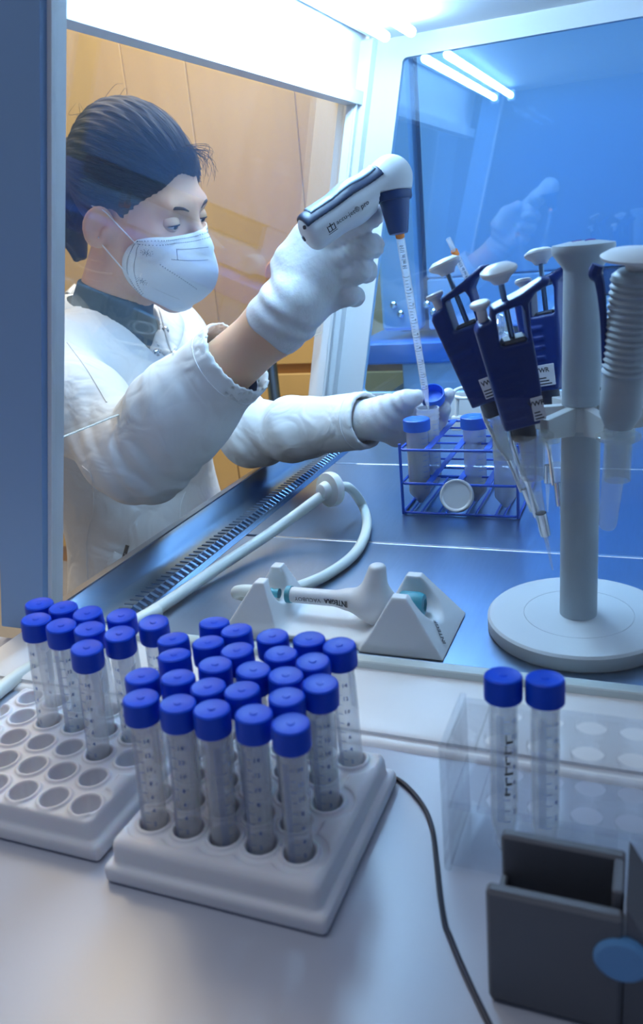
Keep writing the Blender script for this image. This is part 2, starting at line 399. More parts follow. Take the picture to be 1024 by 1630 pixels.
for px, py in ((627, 486), (638, 500), (680, 485), (690, 497)):
    c = ony(px, py, 1.985); MB().lathe([(.0095, 0), (.0095, .004), (.006, .008), (1e-4, .009)], 14, c, (0, -1, 0)).build('bolt', M['chrome'], inc)
c = ony(894, 500, 1.97); MB().lathe([(1e-4, .028), (.021, .028), (.024, .024), (.024, -.02)], 24, c, (0, -1, 0)).build('knob', M['white_pl'], inc)
MB().tube(spline([ony(958, 494, 1.95), ony(985, 482, 1.95), ony(1030, 470, 1.95)], 6), .007, 8).build('pull_handle', M['unit'], inc)

# ------------------------------------------------------------------ near bench
nb = thing('lab_bench', 'white laminate bench top in the foreground carrying the foam racks', 'bench', (-.2, .1, FLOOR_Z))
MB().box(V(-1.1, -.55, -.418), V(.75, .584, -.378), .004).build('worktop', M['bench'], nb)
MB().box(V(-1.05, -.5, FLOOR_Z), V(-1.02, .55, -.418)).build('side_panel', M['bench'], nb)
MB().box(V(.68, -.5, FLOOR_Z), V(.71, .55, -.418)).build('side_panel', M['bench'], nb)

# ------------------------------------------------------------------ the safety cabinet
cb = thing('safety_cabinet', 'white safety cabinet with glass sides, leaning front sash and steel worktop', 'cabinet', (-.2, 1.05, FLOOR_Z))
Y0, Y1, XB, ZC, ZF = .60, 1.515, .13, .291, -.365
def sl_box(z0, z1, dx0, dx1, y0, y1, bev=0):
    """bar that follows the slanted front between heights z0 and z1"""
    poly = [V(slant(z0) + dx0, 0, z0), V(slant(z0) + dx1, 0, z0), V(slant(z1) + dx1, 0, z1), V(slant(z1) + dx0, 0, z1)]
    return MB().prism(poly, (0, y0, 0), (0, y1, 0), bev)
MB().box(V(-.60, Y0, FLOOR_Z), V(XB, 1.55, -.40)).build('base', M['cab_white'], cb)
ys = [.603, .8665, 1.1895, 1.513]
for i in range(3):
    wp = MB().box(V(-.484, ys[i] + .0025, -.39), V(XB - .004, ys[i + 1] - .0025, ZF), .0012).build('worktop_panel', M['steel'], cb)
for y in ys[1:3]:
    MB().box(V(-.445, y - .0022, -.3695), V(XB - .004, y + .0022, ZF + .0004), .0006).build('panel_joint', M['seam'], cb)
# front grille : a trough with two rows of slots
gx = [(-.484, ZF - .0005), (-.487, ZF + .001), (-.490, ZF - .001), (-.493, ZF + .0008), (-.497, ZF - .003), (-.520, -.378), (-.5215, -.372), (-.5235, -.372), (-.525, -.378), (-.545, -.378), (-.560, -.370), (-.572, -.358), (-.580, -.355)]
MB().loft([np.array([(x, y, z) for x, z in gx] + [(x, y, z - .004) for x, z in gx[::-1]]) for y in (Y0, Y1)]).build('grille_trough', M['steel_dark'], cb, 60)
sl = MB().box(V(-.0085, -.0022, -.0011), V(.0085, .0022, .0011), .0007).mesh('slat', None, 35); sl.materials.append(M['steel_dark'])
gt = cb.children[-1]
for row, xc in enumerate((-.5085, -.5355)):
    for k in range(82):
        o = bpy.data.objects.new('slat', sl); COL.objects.link(o); o.parent = gt; o.location = V(xc, .612 + .011 * k, -.3708 if row == 0 else -.3778) - root_loc(gt); o.rotation_euler = (0, math.radians(28 if row == 0 else 0), 0)
MB().loft([np.array([(-.580, y, -.353), (-.612, y, -.366), (-.622, y, -.385), (-.622, y, -.42), (-.600, y, -.42), (-.585, y, -.372)]) for y in (Y0, Y1)]).build('apron', M['apron'], cb, 30)
# far side wall : frame with rounded window and tinted pane
def frame_pt(x, z): return V(x, 0, z)
cxl = lambda z: -.460 + (-.586 + .460) / (-.323 - .291) * (z - .291)
wxl = lambda z: -.4257 + (-.5441 + .4257) / (-.3198 - .2582) * (z - .2582)
WZ0, WZ1, WX1 = -.319, .258, .085
def corner(c, a0, a1, r, n=5): return [V(c[0] + r * math.cos(a0 + (a1 - a0) * k / n), 0, c[1] + r * math.sin(a0 + (a1 - a0) * k / n)) for k in range(n + 1)]
rr = .009
inner = corner((wxl(WZ0) + rr + .002, WZ0 + rr), math.pi, 1.5 * math.pi, rr) + corner((WX1 - rr, WZ0 + rr), 1.5 * math.pi, 2 * math.pi, rr) + corner((WX1 - rr, WZ1 - rr), 0, .5 * math.pi, rr) + corner((wxl(WZ1) + rr, WZ1 - rr), .5 * math.pi, math.pi, rr)
outer = []
for p in inner:
    d = np.array([p[0] + .18, 0, p[2] + .03]); best = 1e9      # cast outward to the outer rectangle
    for q in ([cxl(-.365) - .03, None], [XB, None], [None, ZC], [None, ZF]):
        if q[0] is not None and abs(d[0]) > 1e-6:
            tt = ((cxl(p[2]) - .035 if q[0] < -.3 else XB) + .18) / d[0]
            if tt > 0: best = min(best, tt)
        if q[1] is not None and abs(d[2]) > 1e-6:
            tt = (q[1] + .03) / d[2]
            if tt > 0: best = min(best, tt)
    outer.append(V(-.18 + d[0] * best, 0, -.03 + d[2] * best))
oc = [V(cxl(ZF) - .035, 0, ZF), V(XB, 0, ZF), V(XB, 0, ZC), V(cxl(ZC) - .035, 0, ZC)]
for c in oc:                                    # snap the nearest outer vertex to each real corner
    outer[int(np.argmin([np.linalg.norm(p - c) for p in outer]))] = c
I0 = np.array(inner); O0 = np.array(outer); yo = V(0, 1, 0)
MB().loft([O0 + yo * 1.530, O0 + yo * Y1, I0 + yo * Y1, I0 + yo * 1.530, O0 + yo * 1.530], (False, False)).build('side_frame', M['cab_white'], cb, 30)
MB().prism([p for p in I0], (0, 1.519, 0), (0, 1.524, 0)).build('side_window', M['pane_blue'], cb, 0)
# front : upper panel, beam, guide rails, sash glass
sl_box(.206, ZC + .03, -.010, .0, Y0, Y1 + .015).build('upper_front_panel', M['cab_white'], cb)
sl_box(.192, .212, -.006, .016, Y0, Y1 - .002, .002).build('sash_beam', M['cab_white'], cb)
sl_box(ZF + .01, .2, -.004, .010, 1.462, 1.486, .002).build('guide_rail', M['cab_white'], cb)
sl_box(ZF, ZC, -.030, .022, 1.488, 1.5145, .002).build('corner_post', M['cab_white'], cb)
sl_box(-.335, .2, .010, .014, 1.464, 1.468).build('rail_lip', M['white_pl'], cb)
gl = sl_box(-.190, .198, -.012, -.006, Y0 + .01, 1.474); gl.build('sash_glass', M['pane'], cb, 0); sl_box(-.1904, -.1895, -.0105, -.0055, Y0 + .01, 1.474).build('sash_edge', M['pane_edge'], cb)
# near side : corner post with seal, glass pane on a ledge, sill
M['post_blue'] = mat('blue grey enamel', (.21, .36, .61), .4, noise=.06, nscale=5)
def pxl(z): return -.4186 + (-.5429 + .4186) / (-.3207 - .1769) * (z - .1769)
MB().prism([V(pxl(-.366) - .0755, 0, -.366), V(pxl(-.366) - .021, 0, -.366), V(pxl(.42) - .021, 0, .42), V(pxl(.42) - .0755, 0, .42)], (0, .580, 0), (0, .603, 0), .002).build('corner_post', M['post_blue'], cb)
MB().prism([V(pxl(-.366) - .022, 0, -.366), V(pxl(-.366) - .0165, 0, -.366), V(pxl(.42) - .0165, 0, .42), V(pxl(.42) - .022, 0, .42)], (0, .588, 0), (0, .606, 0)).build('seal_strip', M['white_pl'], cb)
MB().prism([V(pxl(-.36) - .02, 0, -.360), V(XB, 0, -.360), V(XB, 0, .36), V(pxl(.36) - .02, 0, .36)], (0, .5895, 0), (0, .5935, 0)).build('side_window', M['pane_near'], cb, 0)
MB().box(V(-.55, .5855, -.372), V(XB, .5985, -.3598), .001).build('glass_ledge', M['pane_edge'], cb)
MB().loft([np.array([(x, .5855, -.3665), (x, .530, -.3672), (x, .506, -.3690), (x, .503, -.3705), (x, .5035, -.3735), (x, .499, -.3738), (x, .4955, -.3752), (x, .494, -.378), (x, .5855, -.378)]) for x in (-.60, .20)]).build('sill', M['cab_white'], cb, 50)
MB().box(V(pxl(.36), .575, .36), V(XB, .605, .45)).build('top_rail', M['cab_white'], cb)
# ceiling, back wall, lamp
MB().box(V(slant(ZC) + .018, Y0, ZC), V(XB, Y1 + .015, ZC + .02)).build('ceiling_panel', M['cab_white'], cb)
MB().box(V(slant(ZC) - .01, Y0, ZC + .012), V(slant(ZC) + .03, Y1, ZC + .03)).build('ceiling_gap', M['incub_d'], cb)
MB().box(V(XB, Y0 - .01, -.40), V(XB + .02, 1.53, ZC + .02)).build('back_wall', M['cab_white'], cb)
M['lamp_tube'] = emit('fluorescent tube', CAB_TUBE_COLOR, CAB_TUBE_STRENGTH)
lh = MB().box(V(-.404, .69, ZC - .010), V(-.390, 1.41, ZC - .0005), .002).build('lamp_housing', M['cab_white'], cb)
for x in (-.418, -.376):
    MB().lathe([(.0075, .705), (.0075, 1.40)], 12, (x, 0, ZC - .019), (0, 1, 0), cap=(True, True)).build('lamp_tube', M['lamp_tube'], lh)
    for y in (.690,):
        MB().box(V(x - .010, y, ZC - .032), V(x + .010, y + .014, ZC - .006), .002).build('lamp_holder', M['white_pl'], lh)
# ------------------------------------------------------------------ 15 ml tubes (one model, copied)
BENCH = -.378
def cap_profile_mesh(r, h, ridges, name, m, dimple=True):
    """ribbed screw cap, base at z=0"""
    mb = MB(); n = ridges * 2; a = 2 * np.pi * np.arange(n) / n; rib = np.where(np.arange(n) % 2 == 0, 1.0, .965)
    c, s = np.cos(a), np.sin(a); rings = []
    for rad, z, rb in ((r * .86, 0.0, 0), (r * .985, 0.0, 0), (r, h * .04, 1), (r, h * .86, 1), (r * .975, h * .95, 0), (r * .90, h, 0), (r * .86, h * .985, 0), (r * .22, h * .985, 0), (r * .17, h * 1.02, 0), (1e-5, h * 1.02, 0)):
        q = rad * (rib if rb else 1.0) * np.ones(n); rings.append(np.stack([q * c, q * s, np.full(n, z)], 1))
    mb.loft(rings, (True, False)); me = mb.mesh(name, None, 40); me.materials.append(m); return me
def wrap_text(mb, body, size, r, ang, z, vertical=True):
    vv, ff = text_geo(body, size, .02, 'CENTER', 1)
    if not len(vv): return
    a = ang + (vv[:, 0] / r if not vertical else -vv[:, 1] / r); zz = z + (vv[:, 1] if not vertical else vv[:, 0])
    mb.add(np.stack([r * np.cos(a), r * np.sin(a), zz], 1), ff)
def arc_tick(mb, r, a0, a1, z, w, n=3):
    a = np.linspace(a0, a1, n + 1); lo = np.stack([r * np.cos(a), r * np.sin(a), np.full(n + 1, z - w / 2)], 1); hi = lo + V(0, 0, w)
    mb.loft([lo, hi], closed=False)
TL = .1195
tube_me = MB().lathe([(1e-4, 0), (.0030, .0006), (.0042, .003), (.0078, .022), (.0082, .030), (.0083, .108), (.0074, .108), (.0074, .030), (.0070, .0225), (.0034, .0045), (1e-4, .003)], 28).mesh('tube_body', None, 40); tube_me.materials.append(M['tube'])
cap_me = cap_profile_mesh(.0111, .0150, 36, 'screw_cap', M['cap'])
mb = MB()
for k in range(48):
    z = .026 + k * .0015; arc_tick(mb, .00837, 0, .55 if k % 5 else .95, z, .00042)
for k, t in enumerate(('2', '4', '6', '8', '10', '12', '14')): wrap_text(mb, t, .0042, .00837, 1.30, .032 + k * .0102, False)
mb.add(np.vstack([MB().box(V(0, 0, 0), V(1, 1, 1)).verts()]) * 0, [])
grad_me = mb.mesh('graduation', None, 0); grad_me.materials.append(M['print'])
mb = MB(); a = np.linspace(2.6, 3.9, 8)
mb.loft([np.stack([.00836 * np.cos(a), .00836 * np.sin(a), np.full(8, z)], 1) for z in (.066, .094)], closed=False)
patch_me = mb.mesh('writing_patch', None, 0); patch_me.materials.append(clear('milky writing patch', (.95, .97, 1), .35, (.9, .95, 1), .3))
def axis_mat(tip, top, spin=0):
    z = nrm(np.array(top) - np.array(tip)); x = nrm(np.cross(V(0, 1, 0), z)); y = np.cross(z, x)
    R = Matrix(((x[0], y[0], z[0]), (x[1], y[1], z[1]), (x[2], y[2], z[2]))); return (R @ Matrix.Rotation(spin, 3, 'Z')).to_euler()
proto15 = None
def tube15(tip, direction, label, group, spin):
    global proto15
    if proto15 is None:
        t = thing('centrifuge_tube', '', 'tube')
        link('tube_body', tube_me, None, t); c = link('screw_cap', cap_me, None, t); c.location = (0, 0, TL - .0150)
        tag(link('graduation', grad_me, None, t), kind='stuff'); link('writing_patch', patch_me, None, t); proto15 = t
    else: t = copy_tree(proto15)
    t.location = tip; t.rotation_euler = axis_mat((0, 0, 0), direction, spin); tag(t, label, 'tube', group); return t

# ------------------------------------------------------------------ foam racks
def foam_rack(name, label, x0, x1, y0, y1, holes, ztop, rot=0):
    rk = thing(name, label, 'rack', ((x0 + x1) / 2, (y0 + y1) / 2, BENCH))
    c = V((x0 + x1) / 2, (y0 + y1) / 2, 0); H = np.array(holes)
    zm = (ztop + BENCH) / 2; hz = (ztop - BENCH) / 2
    def fn(P):
        ax = np.eye(3); t = np.clip((P[..., 2] - BENCH) / (ztop - BENCH), 0, 1)
        Q = P.copy(); k = 1 + .03 * t; Q[..., 0] = c[0] + (P[..., 0] - c[0]) * k; Q[..., 1] = c[1] + (P[..., 1] - c[1]) * k
        d = s_box(Q, (c[0], c[1], zm), ax, ((x1 - x0) / 2 - .002, (y1 - y0) / 2 - .002, hz), .006)
        d = np.minimum(d, s_box(P, (c[0], c[1], BENCH + .0065), ax, ((x1 - x0) / 2 + .0015, (y1 - y0) / 2 + .0015, .0065), .004))
        dx = np.sqrt((P[..., 0, None] - H[:, 0]) ** 2 + (P[..., 1, None] - H[:, 1]) ** 2).min(-1)
        d = smax(d, -np.maximum(np.maximum(.0124 - dx, dx - .0175), (ztop - .0024) - P[..., 2]), .0012)      # hollows between the raised well rims
        return smax(d, -np.maximum(dx - .0096, BENCH + .013 - P[..., 2]), .0016)
    vv, ff = sdf_mesh(fn, (x0 - .006, y0 - .006, BENCH - .003), (x1 + .006, y1 + .006, ztop + .004), .0013)
    np_mesh('foam_block', relax(vv, ff, 1, .4), ff, M['foam'], rk); return rk
ZT = -.348
ROWN = ['nearest row', 'second row from the front', 'middle row', 'fourth row from the front', 'back row']
COLN = ['leftmost', 'second from left', 'middle one', 'second from right', 'rightmost']
holes2 = [(-.2875 + .0254 * i + (-.0125 if j % 2 else 0), .3475 + .0232 * j) for j in range(5) for i in range(5)]
foam_rack('foam_tube_rack', 'white foam rack in the front middle, completely full of blue capped tubes', -.310, -.161, .319, .457, holes2, ZT)
caps2 = '341,990 376,1002 433.5,1011.6 492,1016 540,1026.6 275,1016 331,1021.5 377,1034 447,1039.5 498,1052 277,1041.6 342.4,1056.7 403.5,1065 455,1074 510,1087 226,1075 283,1077 331,1092 385,1097.5 456,1108 224,1110 283,1119 337,1127.6 404,1135 463,1151'
for n_, s_ in enumerate(caps2.split()):
    j, i = 4 - n_ // 5, n_ % 5; cp = onz(*map(float, s_.split(',')), -.2577); h = holes2[j * 5 + i]; hp = V(h[0], h[1], ZT)
    off = hp - cp; L = np.hypot(off[0], off[1]); 
    if L > .0085: hp = V(*(cp[:2] + off[:2] * .0085 / L), ZT)
    d = nrm(cp - hp); tube15(cp - d * TL, d, 'blue capped tube in the full foam rack, %s, %s' % (ROWN[j], COLN[i]), 'tubes in the full foam rack', random.choice([-2.4, -2.0, -1.6, -2.2, -1.2]))
def lh(j, i): return (-.3425 - .0268 * i + (-.0134 if j % 2 else 0), .349 + .0254 * j)
holesL = [lh(j, i) for j in range(5) for i in range(6)]
foam_rack('foam_tube_rack', 'half empty white foam rack at the left with open round wells', -.500, -.3255, .331, .469, holesL, ZT)
caps_l = [((62, 960), (4, 4), 'back row, leftmost'), ((100, 966), (4, 3), 'back row, second from left'), ((139, 975), (4, 2), 'back row, middle one'), ((193, 979), (4, 1), 'back row, second from right'), ((244, 990), (4, 0), 'back row, rightmost'),
          ((57, 985), (3, 3), 'second row from the back, leftmost'), ((97, 995), (3, 2), 'second row from the back, second from left'), ((142, 1000), (3, 1), 'second row from the back, second from right'), ((190, 1008), (3, 0), 'second row from the back, rightmost'), ((138, 1030), (2, 1), 'standing alone in front of the others')]
for px, (j, i), w in caps_l:
    cp = onz(*px, -.2577); h = lh(j, i); hp = V(h[0], h[1], ZT); off = hp - cp; L = np.hypot(off[0], off[1])
    if L > .0135: hp = V(*(cp[:2] + off[:2] * .0135 / L), ZT)
    d = nrm(cp - hp); tube15(cp - d * TL, d, 'capped tube in the half empty rack, ' + w, 'tubes in the half empty foam rack', random.choice([-2.5, -2.9, -2.0, -3.1]))

# ------------------------------------------------------------------ clear acrylic rack with two tubes
def holed_plate(mb, xs, ys, r, z0, z1, n=24):
    for a, b in zip(xs[:-1], xs[1:]):
        for c, d in zip(ys[:-1], ys[1:]):
            m = V((a + b) / 2, (c + d) / 2, 0); th = 2 * np.pi * (np.arange(n) + .5) / n; hx, hy = (b - a) / 2, (d - c) / 2
            k = np.minimum(hx / np.maximum(np.abs(np.cos(th)), 1e-6), hy / np.maximum(np.abs(np.sin(th)), 1e-6))
            sq = np.stack([m[0] + k * np.cos(th), m[1] + k * np.sin(th), 0 * th], 1)
            for co in ((a, c), (b, c), (b, d), (a, d)): sq[np.argmin(np.hypot(sq[:, 0] - co[0], sq[:, 1] - co[1])), :2] = co
            ci = np.stack([m[0] + r * np.cos(th), m[1] + r * np.sin(th), 0 * th], 1)
            mb.loft([sq + V(0, 0, z1), ci + V(0, 0, z1), ci + V(0, 0, z0), sq + V(0, 0, z0)], (False, False))
    x0, x1, y0, y1 = xs[0], xs[-1], ys[0], ys[-1]; q = [V(x0, y0, 0), V(x1, y0, 0), V(x1, y1, 0), V(x0, y1, 0)]
    return mb.loft([np.array(q) + V(0, 0, z0), np.array(q) + V(0, 0, z1)], (False, False))
ar = thing('acrylic_tube_rack', 'clear acrylic rack with round holes at the right, holding two tubes', 'rack', (-.02, .415, BENCH))
axs = [-.088 + .0243 * k for k in range(7)]; ays = [.3905, .4155, .4405]
holed_plate(MB(), axs, ays, .0093, -.292, -.288).build('top_plate', M['acryl'], ar, 30)
holed_plate(MB(), axs, ays, .0093, -.334, -.331).build('middle_plate', M['acryl'], ar, 30)
MB().box(V(-.1045, .388, -.375), V(.062, .443, -.372), .0006).build('bottom_plate', M['acryl'], ar)
for x0, x1 in ((-.1085, -.1045), (.062, .066)): MB().box(V(x0, .386, BENCH), V(x1, .445, -.2875), .0008).build('side_plate', M['acryl'], ar)
for z0, z1 in ((-.292, -.288), (-.334, -.331)): MB().box(V(-.1045, .3905, z0), V(-.0882, .4405, z1)).build('plate_margin', M['acryl'], ar)
for k, (px, hx) in enumerate((((801, 1059), -.0758), ((868, 1068), -.0515))):
    cp = at(*px, .4865); b_ = V(hx + .0005, .4065, -.371); d = nrm(cp - b_)
    t = tube15(b_, d, 'blue capped tube in the clear acrylic rack, ' + ('left one with black handwriting' if k == 0 else 'right one'), 'tubes in the acrylic rack', -1.9)
    mb = MB()
    if k == 0:
        for q in range(6):
            z = .045 + q * .007; arc_tick(mb, .0085, .55 + .1 * (q % 2), .95 + .12 * (q % 3), z, .0016); arc_tick(mb, .0085, .62, .72, z + .003, .004)
        tag(mb.build('handwriting', M['ink'], t, 0, True), kind='stuff')

# ------------------------------------------------------------------ grey dispenser, black cable
gb = thing('tape_dispenser', 'dark grey plastic dispenser box with open slot in the lower right corner', 'dispenser', (-.03, .33, BENCH))
mb = MB().box(V(-.0665, .306, BENCH + .001), V(-.0035, .314, -.3065), .002); mb.build('front_wall', M['greybox'], gb)
MB().box(V(-.0640, .336, BENCH + .001), V(-.0045, .343, -.2985), .0015).build('rear_wall', M['greybox'], gb)
MB().box(V(-.0640, .314, BENCH + .001), V(-.0605, .336, -.322), .001).build('side_wall', M['greybox'], gb)
MB().box(V(-.0095, .3141, BENCH + .001), V(-.0045, .3359, -.2985), .001).build('side_wall', M['greybox'], gb)
MB().box(V(-.0600, .3141, BENCH + .001), V(-.0100, .3359, -.352)).build('bottom', M['greybox'], gb)
MB().prism([V(-.0033, 0, -.377), V(.06, 0, -.377), V(.06, 0, -.346), V(.030, 0, -.338), V(.014, 0, -.328), V(.004, 0, -.314), V(-.0033, 0, -.3005)], (0, .308, 0), (0, .352, 0), .001).build('body', M['greybox'], gb)
M['bluedisc'] = mat('light blue plastic', (.12, .32, .62), .35)
MB().lathe([(.0125, 0), (.0125, .003), (.0105, .0045), (1e-4, .0045)], 24, ony(990, 1522, .3081), (0, -1, 0)).build('blue_disc', M['bluedisc'], gb)  # plain light blue disc on the front of the body
cbp = [onz(*v, BENCH + .002) for v in ((598, 1222), (607, 1228), (640, 1245), (672, 1280), (688, 1318), (695, 1370), (701, 1425), (709, 1472), (716, 1490), (740, 1548), (780, 1632), (800, 1670))]
tag(MB().tube(spline(cbp, 6), .0017, 8).build('power_cable', M['cable']), 'thin black cable curving across the white bench top', 'cable')

# ------------------------------------------------------------------ pipette carousel
AX = V(-.0575, .693, 0)
st = thing('pipette_stand', 'pale grey pipette carousel on a round base with tall column', 'stand', (AX[0], AX[1], ZF))
MB().lathe([(.0790, .0005), (.0805, .003), (.0805, .0135), (.0785, .0155), (.0480, .0157), (.0478, .0150), (.0474, .0157), (1e-4, .0158)], 72, V(AX[0], AX[1], ZF), cap=(True, False)).build('base', M['base_lit_pl'], st)
MB().lathe([(.0162, ZF + .0158), (.0158, -.181), (.0135, -.178)], 36, AX).build('lower_column', M['stand_pl'], st)
MB().lathe([(.0156, -.157), (.0150, -.050)], 36, AX, cap=(True, True)).build('upper_column', M['stand_pl'], st)
MB().lathe([(.0150, -.0505), (.0152, -.0485), (.0235, -.0375), (.0242, -.0330), (.0236, -.0308), (.0120, -.0288), (1e-4, -.0284)], 40, AX).build('top_knob', M['stand_pl'], st)
MB().tube(spline([AX + V(-.008, -.004, -.0286), AX + V(-.004, .004, -.0284), AX + V(-.002, .006, -.0284)], 4), .0006, 5).tube(spline([AX + V(.002, -.005, -.0286), AX + V(.004, .003, -.0284), AX + V(.008, .007, -.0286)], 4), .0008, 5).build('ink_mark', mat('violet ink', (.12, .02, .35), .5), st.children[-1], 0)
hub = MB().lathe([(.0135, -.180), (.0135, -.158)], 24, AX, cap=(True, True)).build('hub', M['beige_pl'], st)
ARM_A = [-60, -120, 180, 120, 60, 0]
for a in ARM_A:
    t = math.radians(a); d = V(math.cos(t), math.sin(t), 0); s = V(-d[1], d[0], 0)
    poly = [AX + d * .012 + V(0, 0, -.1815), AX + d * .048 + V(0, 0, -.1760), AX + d * .050 + V(0, 0, -.1600), AX + d * .012 + V(0, 0, -.1572)]
    ar_ = MB().prism(poly, -s * .0042, s * .0042, .0008).build('arm', M['beige_pl'], st)
    hc = AX + d * .064
    MB().lathe([(.0150, -.1725), (.0165, -.1715), (.0165, -.1690), (.0150, -.1680), (.0092, -.1680), (.0085, -.1690), (.0085, -.2050), (.0096, -.2050), (.0100, -.1725), (.0150, -.1725)], 28, hc).build('holder_cup', clear('holder plastic %d' % a, (.95, .96, .96), .28, (.75, .78, .76), .15), st)

# pipettes
def poly_sdf(P2, poly):
    P = np.array(poly, float); d = np.full(P2.shape[:-1], 1e9); sgn = np.ones(P2.shape[:-1]); n = len(P)
    for i in range(n):
        a, b = P[i], P[i - 1]; e = b - a; w = P2 - a; t = np.clip((w @ e) / (e @ e), 0, 1); q = w - t[..., None] * e; d = np.minimum(d, (q * q).sum(-1))
        c1 = P2[..., 1] >= a[1]; c2 = P2[..., 1] < b[1]; c3 = e[0] * w[..., 1] > e[1] * w[..., 0]
        allc = (c1 & c2 & c3) | (~c1 & ~c2 & ~c3); sgn = np.where(allc, -sgn, sgn)
    return sgn * np.sqrt(d)
PB = [(-.0128, .0), (-.0180, .0770), (-.0150, .0815), (-.0055, .0834), (-.0038, .0903), (.0158, .0945), (.0330, .1005), (.0385, .0985), (.0365, .0945), (.0270, .0925), (.0212, .0870), (.0190, .0681), (.0190, .0492), (.0180, .0239), (.0128, .0)]
PH = [(-.0010, .0850), (.0150, .0862), (.0160, .0822), (.0148, .0635), (-.0022, .0640)]
def pip_fn(P):
    p2 = P[..., [0, 2]]; d2 = poly_sdf(p2, PB); h2 = poly_sdf(p2, PH) - .0012; d2 = smax(d2, -h2, .002)
    t = np.clip(P[..., 2] / .1, 0, 1); half = .0118 - .0025 * t - .0035 * np.clip((P[..., 0] - .018) / .02, 0, 1)
    rib = .0007 * (np.sin(P[..., 2] * 760) > .1) * ((P[..., 2] > .006) & (P[..., 2] < .058)) * (np.abs(P[..., 0] + .003) < .009)
    half = half + rib; dz = np.abs(P[..., 1]) - half; r = .0035
    w = np.stack([d2 + r, dz + r], -1); return np.minimum(w.max(-1), 0) + length(np.maximum(w, 0)) - r
pv, pf = sdf_mesh(pip_fn, (-.022, -.016, -.004), (.043, .016, .106), .00095); pv = relax(pv, pf, 1, .35)
def pip_axes(a, tilt, hook, rr=.064, up=0.0):
    t = math.radians(a); d = V(math.cos(t), math.sin(t), 0); z = nrm(V(0, 0, 1) * math.cos(math.radians(tilt)) + d * math.sin(math.radians(tilt)))
    x = nrm(np.array(hook) - z * (np.array(hook) @ z)); y = np.cross(z, x); o = AX + d * rr + V(0, 0, -.162 + up)
    return o, np.array([x, y, z]).T
M['p_label'] = mat('white label', (.78, .80, .82), .5)
def blue_pipette(label, a, tilt, hook, lab, rr=.064, up=0.0, top=True):
    o, R = pip_axes(a, tilt, hook, rr, up); R = R * 1.07; t = thing('pipette', label, 'pipette', o, 'pipettes on the carousel'); X4 = np.eye(4); X4[:3, :3] = R; X4[:3, 3] = o
    np_mesh('body', (pv @ R.T) + o, pf, M['navy'], t)
    B = lambda mb, n, m: mb.xf(X4).build(n, m, t)
    plg = B(MB().lathe([(1e-4, .117), (.0085, .1165), (.0125, .1140), (.0128, .1125), (.0115, .1105), (.0070, .1075), (.0050, .1045), (1e-4, .1045)], 30, (.0062, 0, 0)), 'plunger_button', M['white_pl'])
    MB().lathe([(.0021, .060), (.0021, .1050)], 10, (.0062, 0, 0), cap=(True, True)).xf(X4).build('plunger_rod', M['steel_dark'], t)
    B(MB().lathe([(.0036, .0790), (.0036, .0900), (.0070, .0930), (.0072, .0950), (.0060, .0960), (1e-4, .0962)], 20, (-.0105, 0, 0)), 'ejector_button', M['white_pl'])
    B(MB().box(V(-.0022, -.0075, .0570), V(.0158, .0075, .0655), .002), 'volume_display', M['navy_d'])
    B(MB().lathe([(.0085, .0), (.0080, -.010), (.0062, -.014), (.0055, -.040), (.0036, -.075), (.0032, -.090), (1e-4, -.0905)], 20, (.001, 0, 0)), 'shaft', M['tube'] if top else M['navy_d'])
    B(MB().lathe([(.0090, .0015), (.0086, -.012), (.0060, -.0125)], 20, (.001, 0, 0)), 'collar', M['navy_d'])
    B(MB().lathe([(.0034, -.060), (.0036, -.088), (.0022, -.094), (.0006, -.132), (.0001, -.132)], 14, (.001, 0, 0)), 'tip', M['tube'])
    B(MB().tube(spline([V(-.0085, 0, .002), V(-.0095, 0, -.015), (-.0068, 0, -.040), (-.0040, 0, -.052), (-.0036, 0, -.080)], 5), .0018, 8), 'ejector_arm', M['chrome'])
    B(MB().lathe([(.0042, -.078), (.0042, -.098), (.0036, -.098)], 14, (.001, 0, 0)), 'ejector_sleeve', M['chrome'])
    if lab:
        x0, z0, w, h = lab
        lb = B(MB().box(V(x0, -.0130, z0), V(x0 + w, -.0122, z0 + h), .0003), 'label', M['p_label'])
        mb = MB(); text_on(mb, 'VWR', .0052, V(x0 + w * .45, -.01305, z0 + h * .74), (1, 0, 0), (0, 0, 1), .03)
        for q in range(3): mb.box(V(x0 + .001, -.01308, z0 + .0012 + q * .0024), V(x0 + w * (.85 - .12 * q), -.0130, z0 + .0022 + q * .0024))
        mb.xf(X4).build('print', M['ink'], lb, 0)
    return t
blue_pipette('navy pipette hanging furthest left on the carousel, leaning outward', 180, 20, (1, -.10, 0), (.0020, .004, .0155, .0165), .075, .008)
blue_pipette('navy pipette in front of the other two blue ones on the carousel', -127, 14, (.95, .32, 0), (.0085, .004, .0085, .0180), .068, .002)
blue_pipette('navy pipette at the back of the carousel, just left of the column', 121, 15, (.98, -.25, 0), (-.006, .004, .0185, .0175), .066, .004)
